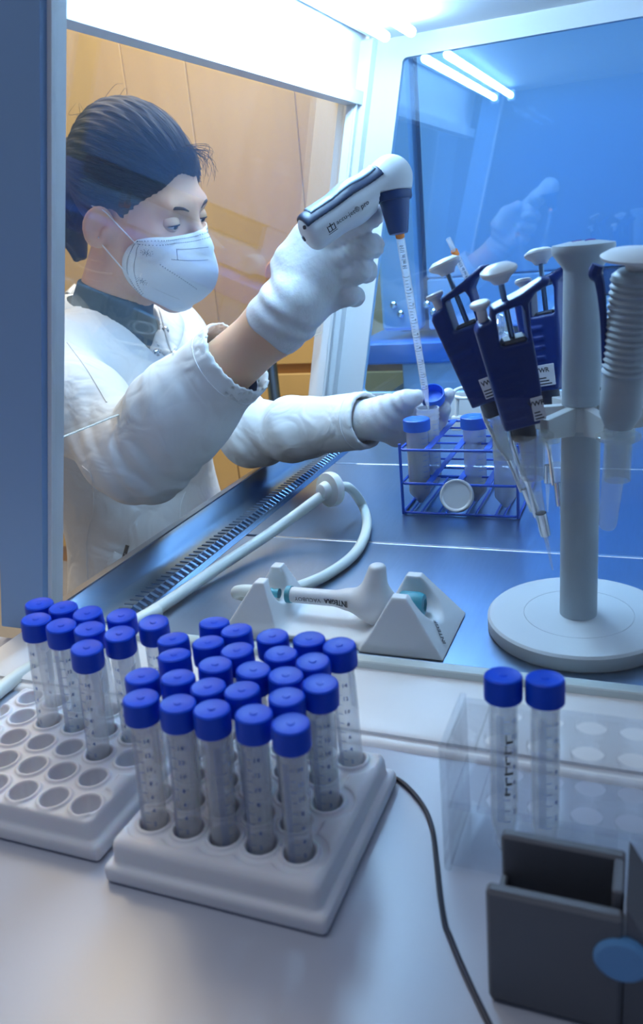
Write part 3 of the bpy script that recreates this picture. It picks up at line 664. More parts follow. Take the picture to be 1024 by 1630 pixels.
# ribbed grey pipette on the right arm
o, R = pip_axes(-60, 9, (-1, -.2, 0)); t = thing('pipette', 'light grey ribbed pipette on the right arm of the carousel', 'pipette', o, 'pipettes on the carousel'); X4 = np.eye(4); X4[:3, :3] = R; X4[:3, 3] = o
prof = [(.0105, .0), (.0150, .010), (.0158, .040)]
for k in range(15): prof += [(.0152, .0410 + k * .0047), (.0160, .0425 + k * .0047), (.0168, .0437 + k * .0047), (.0160, .0449 + k * .0047)]
prof += [(.0160, .1125), (.0120, .1160), (1e-4, .1165)]
MB().lathe(prof, 30).xf(X4).build('body', M['stand_pl'], t, 60)
MB().lathe([(.0070, .1160), (.0080, .1200), (.0240, .1235), (.0250, .1255), (.0200, .1285), (1e-4, .1305)], 30).xf(X4).build('plunger_button', M['white_pl'], t)
MB().tube(spline([V(.0150, 0, .050), V(.0190, 0, .085), V(.0235, 0, .108), V(.0270, 0, .114), V(.0255, 0, .120)], 5), [.002, .0026, .0034, .0050, .0046], 10).xf(X4).build('finger_hook', M['navy'], t)
MB().box(V(-.004, -.0178, .050), V(.006, -.0140, .085), .001).xf(X4).build('display', M['navy'], t)
MB().lathe([(.0100, .0005), (.0090, -.020), (.0078, -.060), (.0070, -.085), (.0055, -.088), (1e-4, -.088)], 22).xf(X4).build('shaft', M['tube'], t)
text_on(MB(), 'Gilson', .006, V(.006, -.0157, .025), (1, 0, 0), (0, 0, 1), .03).xf(X4).build('print', M['ink'], t, 0)
# ochre ejector piece of the pipette hanging further right
o2, R2 = pip_axes(0, 10, (-1, 0, 0)); X5 = np.eye(4); X5[:3, :3] = R2; X5[:3, 3] = o2
t = thing('pipette', 'grey pipette at the right edge with ochre tip holder', 'pipette', o2, 'pipettes on the carousel')
MB().lathe([(.0100, .0), (.0145, .010), (.0155, .100), (.0120, .110), (1e-4, .111)], 24).xf(X5).build('body', M['stand_pl'], t)
MB().lathe([(.0070, .1105), (.0080, .1150), (.0200, .1180), (.0180, .1225), (1e-4, .1240)], 24).xf(X5).build('plunger_button', M['white_pl'], t)
MB().lathe([(.0075, .0), (.0062, -.02), (.0050, -.055), (1e-4, -.056)], 18).xf(X5).build('shaft', M['brass'], t)
# slim tip holder in the rear of the carousel
t = thing('pipette', 'slim glass pipette with steel sleeve hanging behind the column', 'pipette', AX + V(-.028, .055, -.2))
bx_, by_ = AX[0] - .034, AX[1] + .058
MB().lathe([(.0055, -.166), (.0055, -.205), (.0032, -.212), (.0030, -.246), (1e-4, -.2465)], 16, (bx_, by_, 0)).build('shaft', M['tube'], t)
MB().lathe([(.0034, -.228), (.0036, -.245), (.0028, -.245)], 14, (bx_, by_, 0)).build('sleeve', M['chrome'], t)
MB().lathe([(.0022, -.245), (.0006, -.275), (1e-4, -.275)], 12, (bx_, by_, 0)).build('tip', M['tube'], t)

# ------------------------------------------------------------------ vacuum handset on its cradle
vc = thing('cradle', 'white plastic cradle with two pairs of prongs under the vacuum handset', 'cradle', (-.265, .655, ZF))
def frust(P, bx0, bx1, by0, by1, tx0, tx1, ty0, ty1, z0, z1):
    t = np.clip((P[..., 2] - z0) / (z1 - z0), -.2, 1.2); l = lambda a, b: a + (b - a) * t
    return np.maximum.reduce([l(bx0, tx0) - P[..., 0], P[..., 0] - l(bx1, tx1), l(by0, ty0) - P[..., 1], P[..., 1] - l(by1, ty1), z0 - P[..., 2], P[..., 2] - z1]) * .85
def vac_fn(P):
    r = frust(P, -.240, -.162, .608, .702, -.212, -.198, .626, .684, ZF + .0008, -.316); r = smax(r, -s_cone(P, (-.30, .655, -.3275), (-.10, .655, -.3275), .0205, .0205), .003)
    l = frust(P, -.384, -.322, .612, .698, -.350, -.340, .630, .680, ZF + .0008, -.314); l = smax(l, -s_cone(P, (-.42, .655, -.3270), (-.29, .655, -.3270), .0165, .0165), .003)
    b = s_box(P, (-.272, .655, ZF + .0036), np.eye(3), (.085, .040, .0028), .002)
    return smin(smin(r, l, .006), b, .010)
vv, ff = sdf_mesh(vac_fn, (-.392, .600, ZF - .003), (-.155, .710, -.308), .0014); np_mesh('cradle_body', relax(vv, ff, 1, .4), ff, M['white_pl'], vc)
MB().box(V(-.175, .612, ZF), V(-.168, .622, ZF + .004), .0005).build('rubber_foot', M['rubber'], vc)
p_a, p_b, p_c = V(-.162, .620, ZF + .006), V(-.162, .690, ZF + .006), V(-.1975, .655, -.318)
up_ = nrm((p_c - (p_a + p_b) / 2)); mb = text_on(MB(), 'INTEGRA', .0070, (p_a + p_b) / 2 + up_ * .014 + V(.0012, -.018, .0012), nrm(V(0, .55, 0) + up_ * .80), nrm(np.cross(nrm(np.cross(V(0, 1, 0), up_)) * 1.0, nrm(V(0, .55, 0) + up_ * .80))), .02)
mb.v = [conform(x, vac_fn, .0006) for x in mb.v]
mb.build('lettering', M['ink'], vc, 0)
vh = thing('vacuum_handset', 'white vacuum handset with teal nut and trigger lying on the cradle', 'handset', (-.27, .655, -.34))
ZA = -.3365
def vh_fn(P):
    d = s_cone(P, (-.322, .655, ZA), (-.262, .655, ZA), .0078, .0080)
    b = s_path(P, [(-.262, .655, ZA), (-.236, .655, ZA - .004), (-.218, .655, ZA)], [.0085, .0150, .0085], .01)
    f = s_path(P, [(-.240, .655, ZA), (-.233, .655, -.3030)], [.0160, .0085], .01); f2 = s_cone(P, (-.236, .655, ZA - .008), (-.2245, .655, ZA - .018), .010, .0075)
    return smax(smin(smin(smin(d, b, .012), f, .012), f2, .01), P[..., 2] + .2975, .003)
vv, ff = sdf_mesh(vh_fn, (-.335, .634, -.375), (-.205, .676, -.290), .0013); np_mesh('handle', relax(vv, ff, 2, .4), ff, M['white_pl'], vh)
MB().lathe([(.0060, 0), (.0085, .0005), (.0085, .0055), (.0060, .006)], 24, (-.329, .655, ZA), (1, 0, 0)).build('ring', M['teal'], vh)
MB().lathe([(1e-4, -.030), (.0040, -.030), (.0050, -.024), (.0042, -.022), (.0050, -.016), (.0042, -.014), (.0050, -.008), (.0042, -.006), (.0050, .0)], 18, (-.337, .655, ZA), (1, 0, 0)).build('hose_barb', M['teal'], vh)
n_ = 36; prof = []
mb = MB(); a_ = 2 * np.pi * np.arange(n_) / n_; rb = np.where(np.arange(n_) % 2, .93, 1.0); rings = []
for r, x, q in ((.006, -.2135, 0), (.0105, -.213, 0), (.0118, -.2110, 1), (.0118, -.1950, 1), (.0100, -.1900, 0), (.0060, -.1890, 0), (.0050, -.1915, 0), (1e-4, -.1915, 0)):
    rad = r * (rb if q else 1); rings.append(np.stack([np.full(n_, x), .655 + rad * np.cos(a_), ZA + .001 + rad * np.sin(a_)], 1))
mb.loft(rings, (True, False)); mb.build('nut', M['teal'], vh, 40)
MB().lathe([(1e-4, 0), (.0052, 0), (.0052, .004), (1e-4, .004)], 18, (-.2235, .652, ZA - .0295), (0, 0, 1)).build('valve', M['teal'], vh)
mb = MB(); fy = .655 - .0081
text_on(mb, 'INTEGRA', .0062, V(-.2735, fy, ZA + .0005), (-1, 0, 0), (0, -.15, -1), .035); text_on(mb, 'VACUBOY', .0058, V(-.3035, fy, ZA + .0002), (-1, 0, 0), (0, -.15, -1))
mb.v = [conform(x, vh_fn, .0005) for x in mb.v]; mb.build('lettering', M['ink'], vh, 0)
# silicone hose with inline filter disc
hs = thing('vacuum_hose', 'translucent white hose looping from a round inline filter to the handset', 'hose', (-.40, .85, ZF))
fc = at(526, 779, 1.035); hl = [fc, onz(440, 842, -.345), onz(345, 905, -.355), onz(262, 962, -.3575), onz(215, 990, -.358), V(-.468, .635, -.358)]
MB().tube(spline(hl, 8), .0068, 12).build('feed_hose', M['hose'], hs)
lp = [fc + V(.004, .002, 0), at(555, 776, 1.04), onz(578, 806, -.352), onz(584, 840, -.357), onz(566, 880, -.358), onz(520, 915, -.358), onz(465, 938, -.357), V(-.360, .668, -.351), V(-.384, .662, -.3455), V(-.386, .657, -.3400), V(-.375, .655, ZA), V(-.352, .655, ZA)]
MB().tube(spline(lp, 8), .0062, 12).build('loop_hose', M['hose'], hs)
fa = nrm(V(-.45, -.85, .10)); MB().lathe([(.006, -.012), (.009, -.007), (.0215, -.0055), (.0225, -.003), (.0225, .003), (.0215, .0055), (.012, .0075), (.009, .016), (.007, .017)], 32, fc, fa, cap=(True, True)).build('filter_disc', mat('translucent white filter', (.80, .86, .84), .4, sss=.2), hs)
tag(MB().tube(spline([onz(118, 1045, -.366), onz(80, 1052, -.368), onz(45, 1066, -.370), onz(0, 1098, -.3705), onz(-60, 1150, -.3705)], 6), .0068, 12).build('hose', M['hose']), 'pale hose lying on the bench behind the half empty rack at the left edge', 'hose')

# ------------------------------------------------------------------ blue wire rack with 50 ml tubes
wr = thing('wire_rack', 'blue coated wire rack standing on the steel worktop', 'rack', (-.228, 1.045, ZF))
WX0, WX1, WY0, WY1 = -.302, -.1535, .968, 1.122; ZL = (-.3625, -.3225, -.2778)
def rect_wire(z, r=.0018):
    c = .004; pts = []
    for (x, y, sx, sy) in ((WX0, WY0, 1, 1), (WX1, WY0, -1, 1), (WX1, WY1, -1, -1), (WX0, WY1, 1, -1)):
        q = [V(x + sx * c, y, z), V(x, y + sy * c, z)]; pts += q[::-1] if (sx * sy > 0) else q
    pts = pts + [pts[0]]; return MB().tube(pts, r, 8)
for z in ZL: rect_wire(z).build('level_wire', M['wire'], wr)
for x in (WX0, WX1):
    for y in (WY0, WY1): MB().tube([V(x, y, ZF + .0005), V(x, y, ZL[2] + .008)], .0020, 8).build('post', M['wire'], wr)
for z in ZL[1:]:
    for x in (-.2655, -.2285, -.1905): MB().box(V(x - .0042, WY0, z + .0008), V(x + .0042, WY1, z + .0026), .0005).build('flat_bar', M['wire'], wr)
    for y in (1.003, 1.040, 1.082): MB().tube([V(WX0, y, z), V(WX1, y, z)], .0014, 6).build('cross_wire', M['wire'], wr)
for x in (-.2916, -.2776, -.2549, -.2450, -.2189, -.2070, -.1819, -.1711): MB().tube([V(x, WY0, ZL[0] + .001), V(x, WY1, ZL[0] + .001)], .0015, 6).build('floor_wire', M['wire'], wr)
t50_me = MB().lathe([(1e-4, 0), (.0025, .0008), (.0136, .0150), (.0143, .0180), (.0146, .1120), (.0136, .1120), (.0133, .0185), (.0128, .0160), (.0024, .0028), (1e-4, .0024)], 32).mesh('tube_body', None, 40); t50_me.materials.append(M['tube50'])
c50_me = cap_profile_mesh(.0175, .0150, 48, 'screw_cap', M['cap50'])
mb = MB()
for k in range(10): arc_tick(mb, .0147, 0, .5, .024 + k * .0075, .0006); wrap_text(mb, str(5 * (k + 1)), .0045, .0147, .8, .024 + k * .0075, False)
g50_me = mb.mesh('graduation', None, 0); g50_me.materials.append(M['print'])
def tube50(x, y, z0, label, fill, fcol, capped, spin):
    t = thing('centrifuge_tube', label, 'tube', (x, y, z0), 'large tubes in the wire rack'); t.rotation_euler = (0, 0, spin)
    link('tube_body', t50_me, None, t); tag(link('graduation', g50_me, None, t), kind='stuff')
    if capped: c = link('screw_cap', c50_me, None, t); c.location = (0, 0, .1005)
    if fill: MB().lathe([(1e-4, .003), (.0022, .0035), (.0120, .0160), (.0130, .0190), (.0131, fill), (1e-4, fill)], 24).build('liquid', fcol, t, 40, True)
    return t
M['milk'] = mat('milky suspension', (.62, .66, .66), .4, sss=.2); M['water'] = clear('clear liquid', (.80, .88, .95), .10, (.6, .7, .8), .02)
tube50(-.2865, .9985, ZL[0] + .003, 'large capped tube with milky liquid at the front left of the wire rack', .085, M['milk'], True, -.9)
tube50(-.2145, 1.012, ZL[0] + .003, 'large capped tube in the middle of the wire rack with little liquid', .026, M['milk'], True, -1.1)
t3 = tube50(-.1725, .992, ZL[0] + .003, 'large tube with blue handwriting at the right end of the wire rack', .022, M['water'], True, -.6)
mb = MB(); text_on(mb, 'M', .011, V(0, 0, 0), (1, 0, 0), (0, 1, 0)); q = mb.verts(); mb.v = [np.stack([.0149 * np.cos(-1.0 + q[:, 0] / .0149), .0149 * np.sin(-1.0 + q[:, 0] / .0149), .083 + q[:, 1]], 1)]
mb.build('handwriting', mat('blue marker', (.01, .03, .3), .5), t3, 0, True)
OT = at(681, 649, 1.098); tube50(OT[0], OT[1], OT[2] - .112, 'open uncapped tube at the back left of the wire rack, pipette inside', .070, M['water'], False, -.9)
MB().lathe([(.0147, .098), (.0156, .099), (.0147, .1005), (.0147, .1035), (.0156, .1045), (.0147, .106), (.0147, .1095), (.0152, .1105), (.0152, .1122), (.0134, .1122)], 32).build('thread', clear('milky thread', (.97, .98, 1), .55, (.92, .96, 1), .15), COL.objects[-1] if False else [o for o in COL.objects if o.get('label', '').startswith('open uncapped tube')][0], 40, True)
dl = thing('filter_cap', 'round white disc cap leaning against the front of the wire rack', 'cap', ony(727, 790, .957))
MB().lathe([(1e-4, .0015), (.0165, .0015), (.0185, .0032), (.0200, .0032), (.0210, .0010), (.0212, -.006), (.0205, -.0075), (1e-4, -.0075)], 36, ony(727, 789, .9555), nrm(V(.08, -1, .38))).build('disc', M['white_pl'], dl)

# ------------------------------------------------------------------ things further back in the cabinet
def serological(name, label, tip, top, rad, back):
    """graduated pipette; printed scale, orange band, mouth end"""
    t = thing(name, label, 'pipette', tip); L = np.linalg.norm(np.array(top) - tip); z = nrm(np.array(top) - tip); x = nrm(np.cross(z, V(0, 1, 0))); y = np.cross(z, x)
    X4 = np.eye(4); X4[:3, :3] = np.array([x, y, z]).T; X4[:3, 3] = tip
    MB().lathe([(.0013, 0), (.0018, .003), (rad * .85, .030), (rad, .038), (rad, L - .030), (rad * .8, L - .024), (rad * .8, L), (rad * .62, L), (rad * .62, L - .024), (rad * .8, L - .034), (rad * .85, .04), (.0010, .001)], 20).xf(X4).build('barrel', M['tube'], t)
    MB().lathe([(rad * 1.03, L - back - .008), (rad * 1.03, L - back)], 20).xf(X4).build('orange_band', M['orange'], t)
    mb = MB(); fr = math.atan2(*( (np.array([x, y]) @ (-ray(660, 500)))[::-1]))
    k = 0; zz = .045
    while zz < L - back - .055:
        arc_tick(mb, rad * 1.02, fr - (1.1 if k % 5 == 0 else .55), fr + (1.1 if k % 5 == 0 else .15), zz, .0006, 5); zz += .0046; k += 1
    for q, tx in enumerate(('1', '2', '3', '4', '5', '6', '7', '8')):
        if .05 + q * .023 < L - back - .07: wrap_text(mb, tx, .005, rad * 1.03, fr + .45, .05 + q * .023, False)
    wrap_text(mb, '10 ml in 1/10', .0062, rad * 1.03, fr, L - back - .032, True)
    mb.xf(X4).build('scale_print', M['ink'], t, 0); return t
PIP_TIP, PIP_TOP = at(682, 652, 1.105), at(631, 338, .895)
serological('serological_pipette', 'graduated clear pipette with orange band fixed in the pipette controller', PIP_TIP, PIP_TOP, .0047, .022)
serological('serological_pipette', 'graduated pipette with orange band leaning behind the blue pipettes', ony(800, 560, 1.31), ony(714, 380, 1.22), .0050, .020)
jr = thing('pipette_jar', 'clear jar stuffed with crumpled wrapper behind the blue pipettes', 'jar', onz(797, 700, ZF))
jc = onz(797, 700, ZF)
MB().lathe([(1e-4, .002), (.028, .002), (.030, .005), (.030, .150), (.0315, .152), (.029, .152), (.028, .006)], 32, jc).build('jar_wall', M['acryl'], jr)
RW = np.random.default_rng(3); gu, gv = 22, 16; G = []
for i in range(gv + 1):
    t_ = i / gv; a_ = 2 * np.pi * np.arange(gu) / gu; rad = (.008 + .017 * math.sin(math.pi * (t_ ** .8))) * (1 + .35 * RW.uniform(-1, 1, gu)); G.append(jc + np.stack([rad * np.cos(a_), rad * np.sin(a_), np.full(gu, .085 + .120 * t_) + RW.uniform(-.004, .004, gu)], 1))
MB().loft(G).build('wrapper', clear('crinkled film', (.97, .98, 1), .14, (.95, .98, 1), .03, .6, .25, .98), jr, 0)
bk = thing('beaker', 'glass beaker with printed grid standing behind the column on the right', 'beaker', onz(968, 672, ZF))
bc = onz(970, 668, ZF)
MB().lathe([(1e-4, .001), (.038, .001), (.041, .006), (.041, .105), (.0435, .110), (.040, .109), (.0395, .007), (1e-4, .004)], 36, bc).build('glass_wall', M['acryl'], bk)
MB().lathe([(.0418, .1085), (.0436, .1095), (.0436, .1115), (.0415, .1120)], 36, bc).build('rim', M['white_pl'], bk)
mb = MB()
for k in range(7): arc_tick(mb, .0413, -2.6, -1.2, .02 + .012 * k, .0008, 10)
mb.xf(Matrix.Translation(bc)).build('scale_print', M['print_w'], bk, 0)
lpw = thing('hose_clamp', 'white wire loop holder standing behind the wire rack', 'holder', onz(728, 668, ZF))
c_ = ony(742, 625, 1.34); MB().tube([c_ + V(.022 * math.cos(t_), .016 * math.sin(t_), .006 * math.sin(t_)) for t_ in np.linspace(0, 2 * np.pi, 25)], .0028, 8).build('loop', M['white_pl'], lpw)
MB().tube([c_ + V(-.012, -.010, -.003), ony(727, 664, 1.33)], .0034, 8).build('stem', M['white_pl'], lpw)
MB().box(ony(727, 664, 1.33) + V(-.008, -.006, -.022), ony(727, 664, 1.33) + V(.008, .006, .002), .001).build('foot', M['white_pl'], lpw)
# ------------------------------------------------------------------ pipette controller
def hit(px, py, fn, r0=.3, r1=2.5, off=0.0):
    d = ray(px, py); r = r0
    for _ in range(200):
        q = float(fn((d * r)[None, :])[0])
        if q < .0003: break
        r += q * .7
        if r > r1: break
    return d * (r - off)
CT, CH = at(497, 369, .868), at(622, 284, .902); CA = nrm(CH - CT); CN = nrm(-ray(560, 330) - CA * (-ray(560, 330) @ CA)); CU = np.cross(CN, CA)
if CU[2] < 0: CU = -CU
NZ0, NZ1 = at(626.5, 306, .900), at(633.5, 361, .896); NA = nrm(NZ1 - NZ0)
def ctrl_fn(P):
    d = s_path(P, [CT, lerp(CT, CH, .5), CH], [.0195, .0190, .0195], .01)
    q = P - CT; u = q @ CU; w = q @ CN
    d = smax(d, -(q @ CA) - .010, .012)
    e = s_cone(P, CH, NZ0, .0200, .0175); return smax(smin(d, e, .012), -np.maximum(-((P - NZ0) @ NA), length(P - NZ0) - .027), .001)
pc = thing('pipette_controller', 'white pistol shaped pipette controller with navy grip held in the raised gloved hand', 'controller', lerp(CT, CH, .5))
bb = np.array([CT, CH, NZ0]); vv, ff = sdf_mesh(ctrl_fn, bb.min(0) - .03, bb.max(0) + .03, .0014); np_mesh('housing', relax(vv, ff, 1, .4), ff, M['white_pl'], pc)
L_ = np.linalg.norm(CH - CT)
def pad_fn(P):
    q = P - CT; a = q @ CA; u = q @ CU; w = q @ CN; ang = np.arctan2(w, u)
    return np.maximum(np.abs(ctrl_fn(P) - .0002) - .0012, np.maximum(np.maximum(-.010 - a + .004, a - .088), np.abs(ang - .42) * .019 - .0155))
vv, ff = sdf_mesh(pad_fn, bb.min(0) - .03, bb.max(0) + .03, .0012); np_mesh('grip_pad', relax(vv, ff, 1, .4), ff, mat('dark navy grip', (.010, .022, .06), .4), pc)
def btn_fn(P):
    q = P - CT; a = q @ CA; u = q @ CU; w = q @ CN; ang = np.arctan2(w, u)
    return np.maximum(np.abs(ctrl_fn(P) - .0012) - .0016, np.maximum(np.maximum(.004 - a, a - .085), np.abs(ang - .38) * .019 - .0080))
M['btn'] = mat('pale blue window', (.20, .29, .40), .35); vv, ff = sdf_mesh(btn_fn, bb.min(0) - .03, bb.max(0) + .03, .0012); np_mesh('charge_window', relax(vv, ff, 1, .4), ff, M['btn'], pc)
M['navy2'] = mat('blue rubber nozzle', (.012, .045, .17), .4)
MB().lathe([(.0165, -.001), (.0186, .0005), (.0186, .0065), (.0172, .0085)], 36, NZ0, NA, cap=(True, True)).build('nozzle_collar', M['navy2'], pc)
MB().lathe([(.0160, .006), (.0150, .012), (.0106, .038), (.0095, .041), (.0050, .041)], 32, NZ0, NA, cap=(True, True)).build('nozzle', M['navy2'], pc)
mb = MB(); o_ = hit(562, 338, ctrl_fn); yd = nrm(CU - CA * .0)
vv, f2 = text_geo('accu-jet® pro', .0070, .006); pv2 = o_ + vv[:, :1] * CA + vv[:, 1:2] * yd; mb.add(conform(pv2, ctrl_fn, .0004), f2)
o_ = hit(528, 362, ctrl_fn); q2 = []
for (a0, b0, a1, b1) in ((-.0045, -.004, .0045, -.003), (-.0045, -.004, -.0035, .003), (.0035, -.004, .0045, .003), (-.0005, -.003, .0005, .0045), (-.003, .0015, -.0005, .0027), (.0005, .0015, .003, .0027), (-.0055, -.0065, .0055, -.0055)):
    mb.add(conform(np.array([o_ + CA * a + yd * b for a, b in ((a0, b0), (a1, b0), (a1, b1), (a0, b1))]), ctrl_fn, .0004), [(0, 1, 2, 3)])
mb.build('lettering', M['ink'], pc, 0)
for px, py, r_ in ((485, 362, .0022), (484, 380, .0032), (581, 284, .0009)):
    c_ = hit(px, py, ctrl_fn); n_v = grad(ctrl_fn, c_[None])[0]; MB().lathe([(r_, -.001), (r_ * .9, .0008), (1e-4, .0008)], 14, c_, n_v).build('indicator', M['navy_d'], pc)

# ------------------------------------------------------------------ the person
M['skin'] = mat('skin', (.80, .51, .34), .5, sss=.22, noise=.12, nscale=25, color2=(.74, .40, .26), bump=.12, bscale=500, bdist=.0004)
M['coat'] = mat('white cotton coat', (.84, .84, .83), .75, bump=.55, bscale=20, bdist=.010, noise=.04, nscale=9)
for n_ in M['coat'].node_tree.nodes:
    if n_.type == 'TEX_NOISE' and abs(n_.inputs['Scale'].default_value - 20) < .1: n_.inputs['Distortion'].default_value = 1.4; n_.inputs['Detail'].default_value = 1.5
M['sweater'] = mat('dark grey sweater', (.045, .075, .085), .85, bump=.4, bscale=900, bdist=.0006)
M['cuff_d'] = mat('navy knit', (.01, .015, .05), .9, bump=.5, bscale=700, bdist=.001)
M['mask'] = mat('white fleece mask', (.91, .93, .93), .7, bump=.15, bscale=700, bdist=.0003)
M['glove'] = mat('pale latex glove', (.66, .65, .66), .45, bump=.30, bscale=120, bdist=.003, sss=.1, noise=.05, nscale=60)
M['trouser'] = mat('dark blue denim', (.03, .05, .10), .8, noise=.2, nscale=200)
M['eye'] = mat('eye white', (.75, .72, .70), .2); M['iris'] = mat('dark iris', (.03, .02, .015), .2); M['brow'] = mat('brown brow hair', (.07, .04, .028), .8); M['lash'] = mat('dark lashes', (.02, .012, .01), .7)

HT = V(-.7486, 1.1414, .0397); HS = 1.046
def rot(a, b, c):
    ca, sa, cb_, sb_, cc, sc = np.cos(a), np.sin(a), np.cos(b), np.sin(b), np.cos(c), np.sin(c)
    return np.array([[ca, -sa, 0], [sa, ca, 0], [0, 0, 1]]) @ np.array([[cb_, 0, sb_], [0, 1, 0], [-sb_, 0, cb_]]) @ np.array([[1, 0, 0], [0, cc, -sc], [0, sc, cc]])
HR = rot(-.0923, .3595, .1323)
def toL(P): return (P - HT) @ HR / HS
def toW(L): return HT + HS * (np.asarray(L, float) @ HR.T)
def head_fn(L):
    Q = L.copy(); Q[..., 1] = np.abs(L[..., 1])                     # mirror
    d = s_ell(L, (-.012, 0, .048), (.0955, .0735, .0885)); d = smin(d, s_ell(L, (.038, 0, -.022), (.056, .056, .086)), .03)
    d = smin(d, s_path(Q, [(-.004, .054, -.018), (.012, .049, -.062), (.072, .012, -.100)], [.016, .016, .016], .01), .03)
    d = smin(d, s_ell(L, (.074, 0, -.100), (.020, .020, .018)), .02); d = smin(d, s_ell(Q, (.058, .040, -.010), (.024, .024, .022)), .025)
    d = smin(d, s_cone(Q, (.085, 0, .040), (.078, .036, .041), .0095, .0085), .02)
    d = smin(d, s_cone(L, (.093, 0, .026), (.117, 0, -.010), .0065, .0105), .012); d = smin(d, s_ell(Q, (.108, .011, -.013), (.010, .008, .008)), .008)
    d = smax(d, -s_ell(Q, (.105, .034, .019), (.017, .019, .0125)), .012)
    eq = Q - V(-.008, .0825, -.002); th = math.radians(-14); ex = eq[..., 0] * math.cos(th) + eq[..., 2] * math.sin(th); ez = -eq[..., 0] * math.sin(th) + eq[..., 2] * math.cos(th); ey = eq[..., 1] + ex * .55
    E_ = np.stack([ex, ey, ez], -1)
    er = s_ell(E_, (0, 0, 0), (.0190, .0075, .0310)); er = smax(er, -s_ell(E_, (.002, .0085, .003), (.0130, .0085, .0220)), .003); er = smin(er, s_ell(E_, (.002, .002, -.020), (.011, .006, .010)), .006)
    er = smin(er, s_ell(E_, (.011, .003, -.004), (.0045, .005, .008)), .004)
    return smin(d, er, .006)
NK0, NK1 = toW((-.020, 0, -.040)), V(-.838, 1.130, -.125)
SHR, SHL = V(-.845, .968, -.150), V(-.845, 1.300, -.160)
ER, WR = V(-.620, .845, -.247), V(-.3945, .8366, -.0963); EL, WL = V(-.592, 1.125, -.300), V(-.3665, 1.0483, -.2576)
FR, FL = nrm(WR - ER), nrm(WL - EL)
def body_fn(P):
    d = length(P - HT) - .12; mk_ = d < .10; d[mk_] = head_fn(toL(P[mk_])) * HS
    d = smin(d, s_cone(P, NK0, NK1, .052, .060), .03)
    d = smin(d, s_ell(P, (-.845, 1.135, -.32), (.10, .155, .20)), .05); d = smin(d, s_ell(P, (-.84, 1.135, -.58), (.105, .15, .16)), .06)
    for S_, E_, W_, fo, ra in ((SHR, ER, WR, FR, [.048, .040, .0385, .0305, .026]), (SHL, EL, WL, FL, [.046, .036, .0310, .0220, .019])):
        d = smin(d, s_path(P, [S_, E_, lerp(E_, W_, .35), W_, W_ + fo * .03], ra, .02), .02)
    return np.maximum(d, -.705 - P[..., 2])
wm = thing('person', 'person in white lab coat, face mask and pale gloves, pipetting under the sash', 'person', (-.85, 1.135, FLOOR_Z))
vv, ff = sdf_mesh(body_fn, (-.98, .78, -.75), (-.33, 1.37, .20), .0023); np_mesh('body', relax(vv, ff, 1, .4), ff, M['skin'], wm)
bdy = wm.children[-1]
for sy in (-1, 1):                                                # eyes, brows, lashes
    c_ = toW((.0770, sy * .0325, .019)); ey = MB().sphere(c_, .0120 * HS, 20, 14).build('eye', M['eye'], bdy, 180)
    g = nrm(HR @ V(.94, sy * .02, -.26)); MB().lathe([(.0058, .0108), (.0030, .0126), (1e-4, .0129)], 18, c_, g).build('iris', M['iris'], ey, 180)
    sh = MB()                                                     # lids : partial spherical shells with a down-cast slit
    for (zf_, ze) in ((1, lambda t: .0006 - .0030 * (t / 1.3) ** 2), (-1, lambda t: -.0066 + .0040 * (t / 1.3) ** 2)):
        rows = []
        for k in range(9):
            row = []
            for t in np.linspace(-1.75, 1.75, 23):
                z = lerp(ze(t), zf_ * .0125, (k / 8) ** .8); rr_ = .0134 - (.0003 if zf_ < 0 else 0); q = math.sqrt(max(rr_ ** 2 - z * z, 1e-8)); row.append(toW(V(.0770, sy * .0325, .019) + V(q * math.cos(t), q * math.sin(t), z)))
            rows.append(np.array(row))
        if zf_ < 0: rows = rows[::-1]
        sh.loft(rows, closed=False)
    lid = sh.build('eyelid', M['skin'], bdy, 180); sm_ = lid.modifiers.new('thickness', 'SOLIDIFY'); sm_.thickness = .0010; sm_.offset = -1
    br = [(.089, sy * .013, .0385), (.0915, sy * .024, .0415), (.0865, sy * .038, .0425), (.0745, sy * .051, .0370)]
    MB().tube(spline([toW(conform(np.array([b]), head_fn, -.0002)[0]) for b in br], 6), [.0016, .0025, .0023, .0008], 8, sq=(.35, 1)).build('eyebrow', M['brow'], bdy)
    th = np.linspace(-1.15, 1.15, 12); ln = [toW(V(.0770, sy * .0325, .019) + V(.0134 * math.cos(t) , .0134 * math.sin(t), .0004 - .0030 * (t / 1.3) ** 2)) for t in th]
    MB().tube(ln, [.0004, .0010, .0012, .0010, .0004], 6).build('eyelash', M['lash'], bdy)
er_c = toW((.004, -.0855, -.022)); MB().sphere(hit(157, 378, body_fn) - ray(157, 378) * .001, .0013, 10, 8).build('ear_stud', M['chrome'], bdy)

# hair
def hline(L): return .798 * (.024 - L[..., 0]) + .603 * (L[..., 2] - .008) + .003 * np.sin(L[..., 1] * 110) - .10 * np.abs(L[..., 1])*0
M['hair'], nt, b = new_mat('dark brown hair'); N_, Lk = nt.nodes, nt.links
uv = N_.new('ShaderNodeUVMap'); mp = N_.new('ShaderNodeMapping'); mp.inputs['Scale'].default_value = (90, 2.5, 1); nz = N_.new('ShaderNodeTexNoise'); nz.inputs['Scale'].default_value = 1.0; nz.inputs['Detail'].default_value = 5
rmp = N_.new('ShaderNodeValToRGB'); rmp.color_ramp.elements[0].position = .35; rmp.color_ramp.elements[0].color = (.010, .008, .008, 1); rmp.color_ramp.elements[1].position = .75; rmp.color_ramp.elements[1].color = (.060, .034, .020, 1)
bp = N_.new('ShaderNodeBump'); bp.inputs['Strength'].default_value = .6; bp.inputs['Distance'].default_value = .002
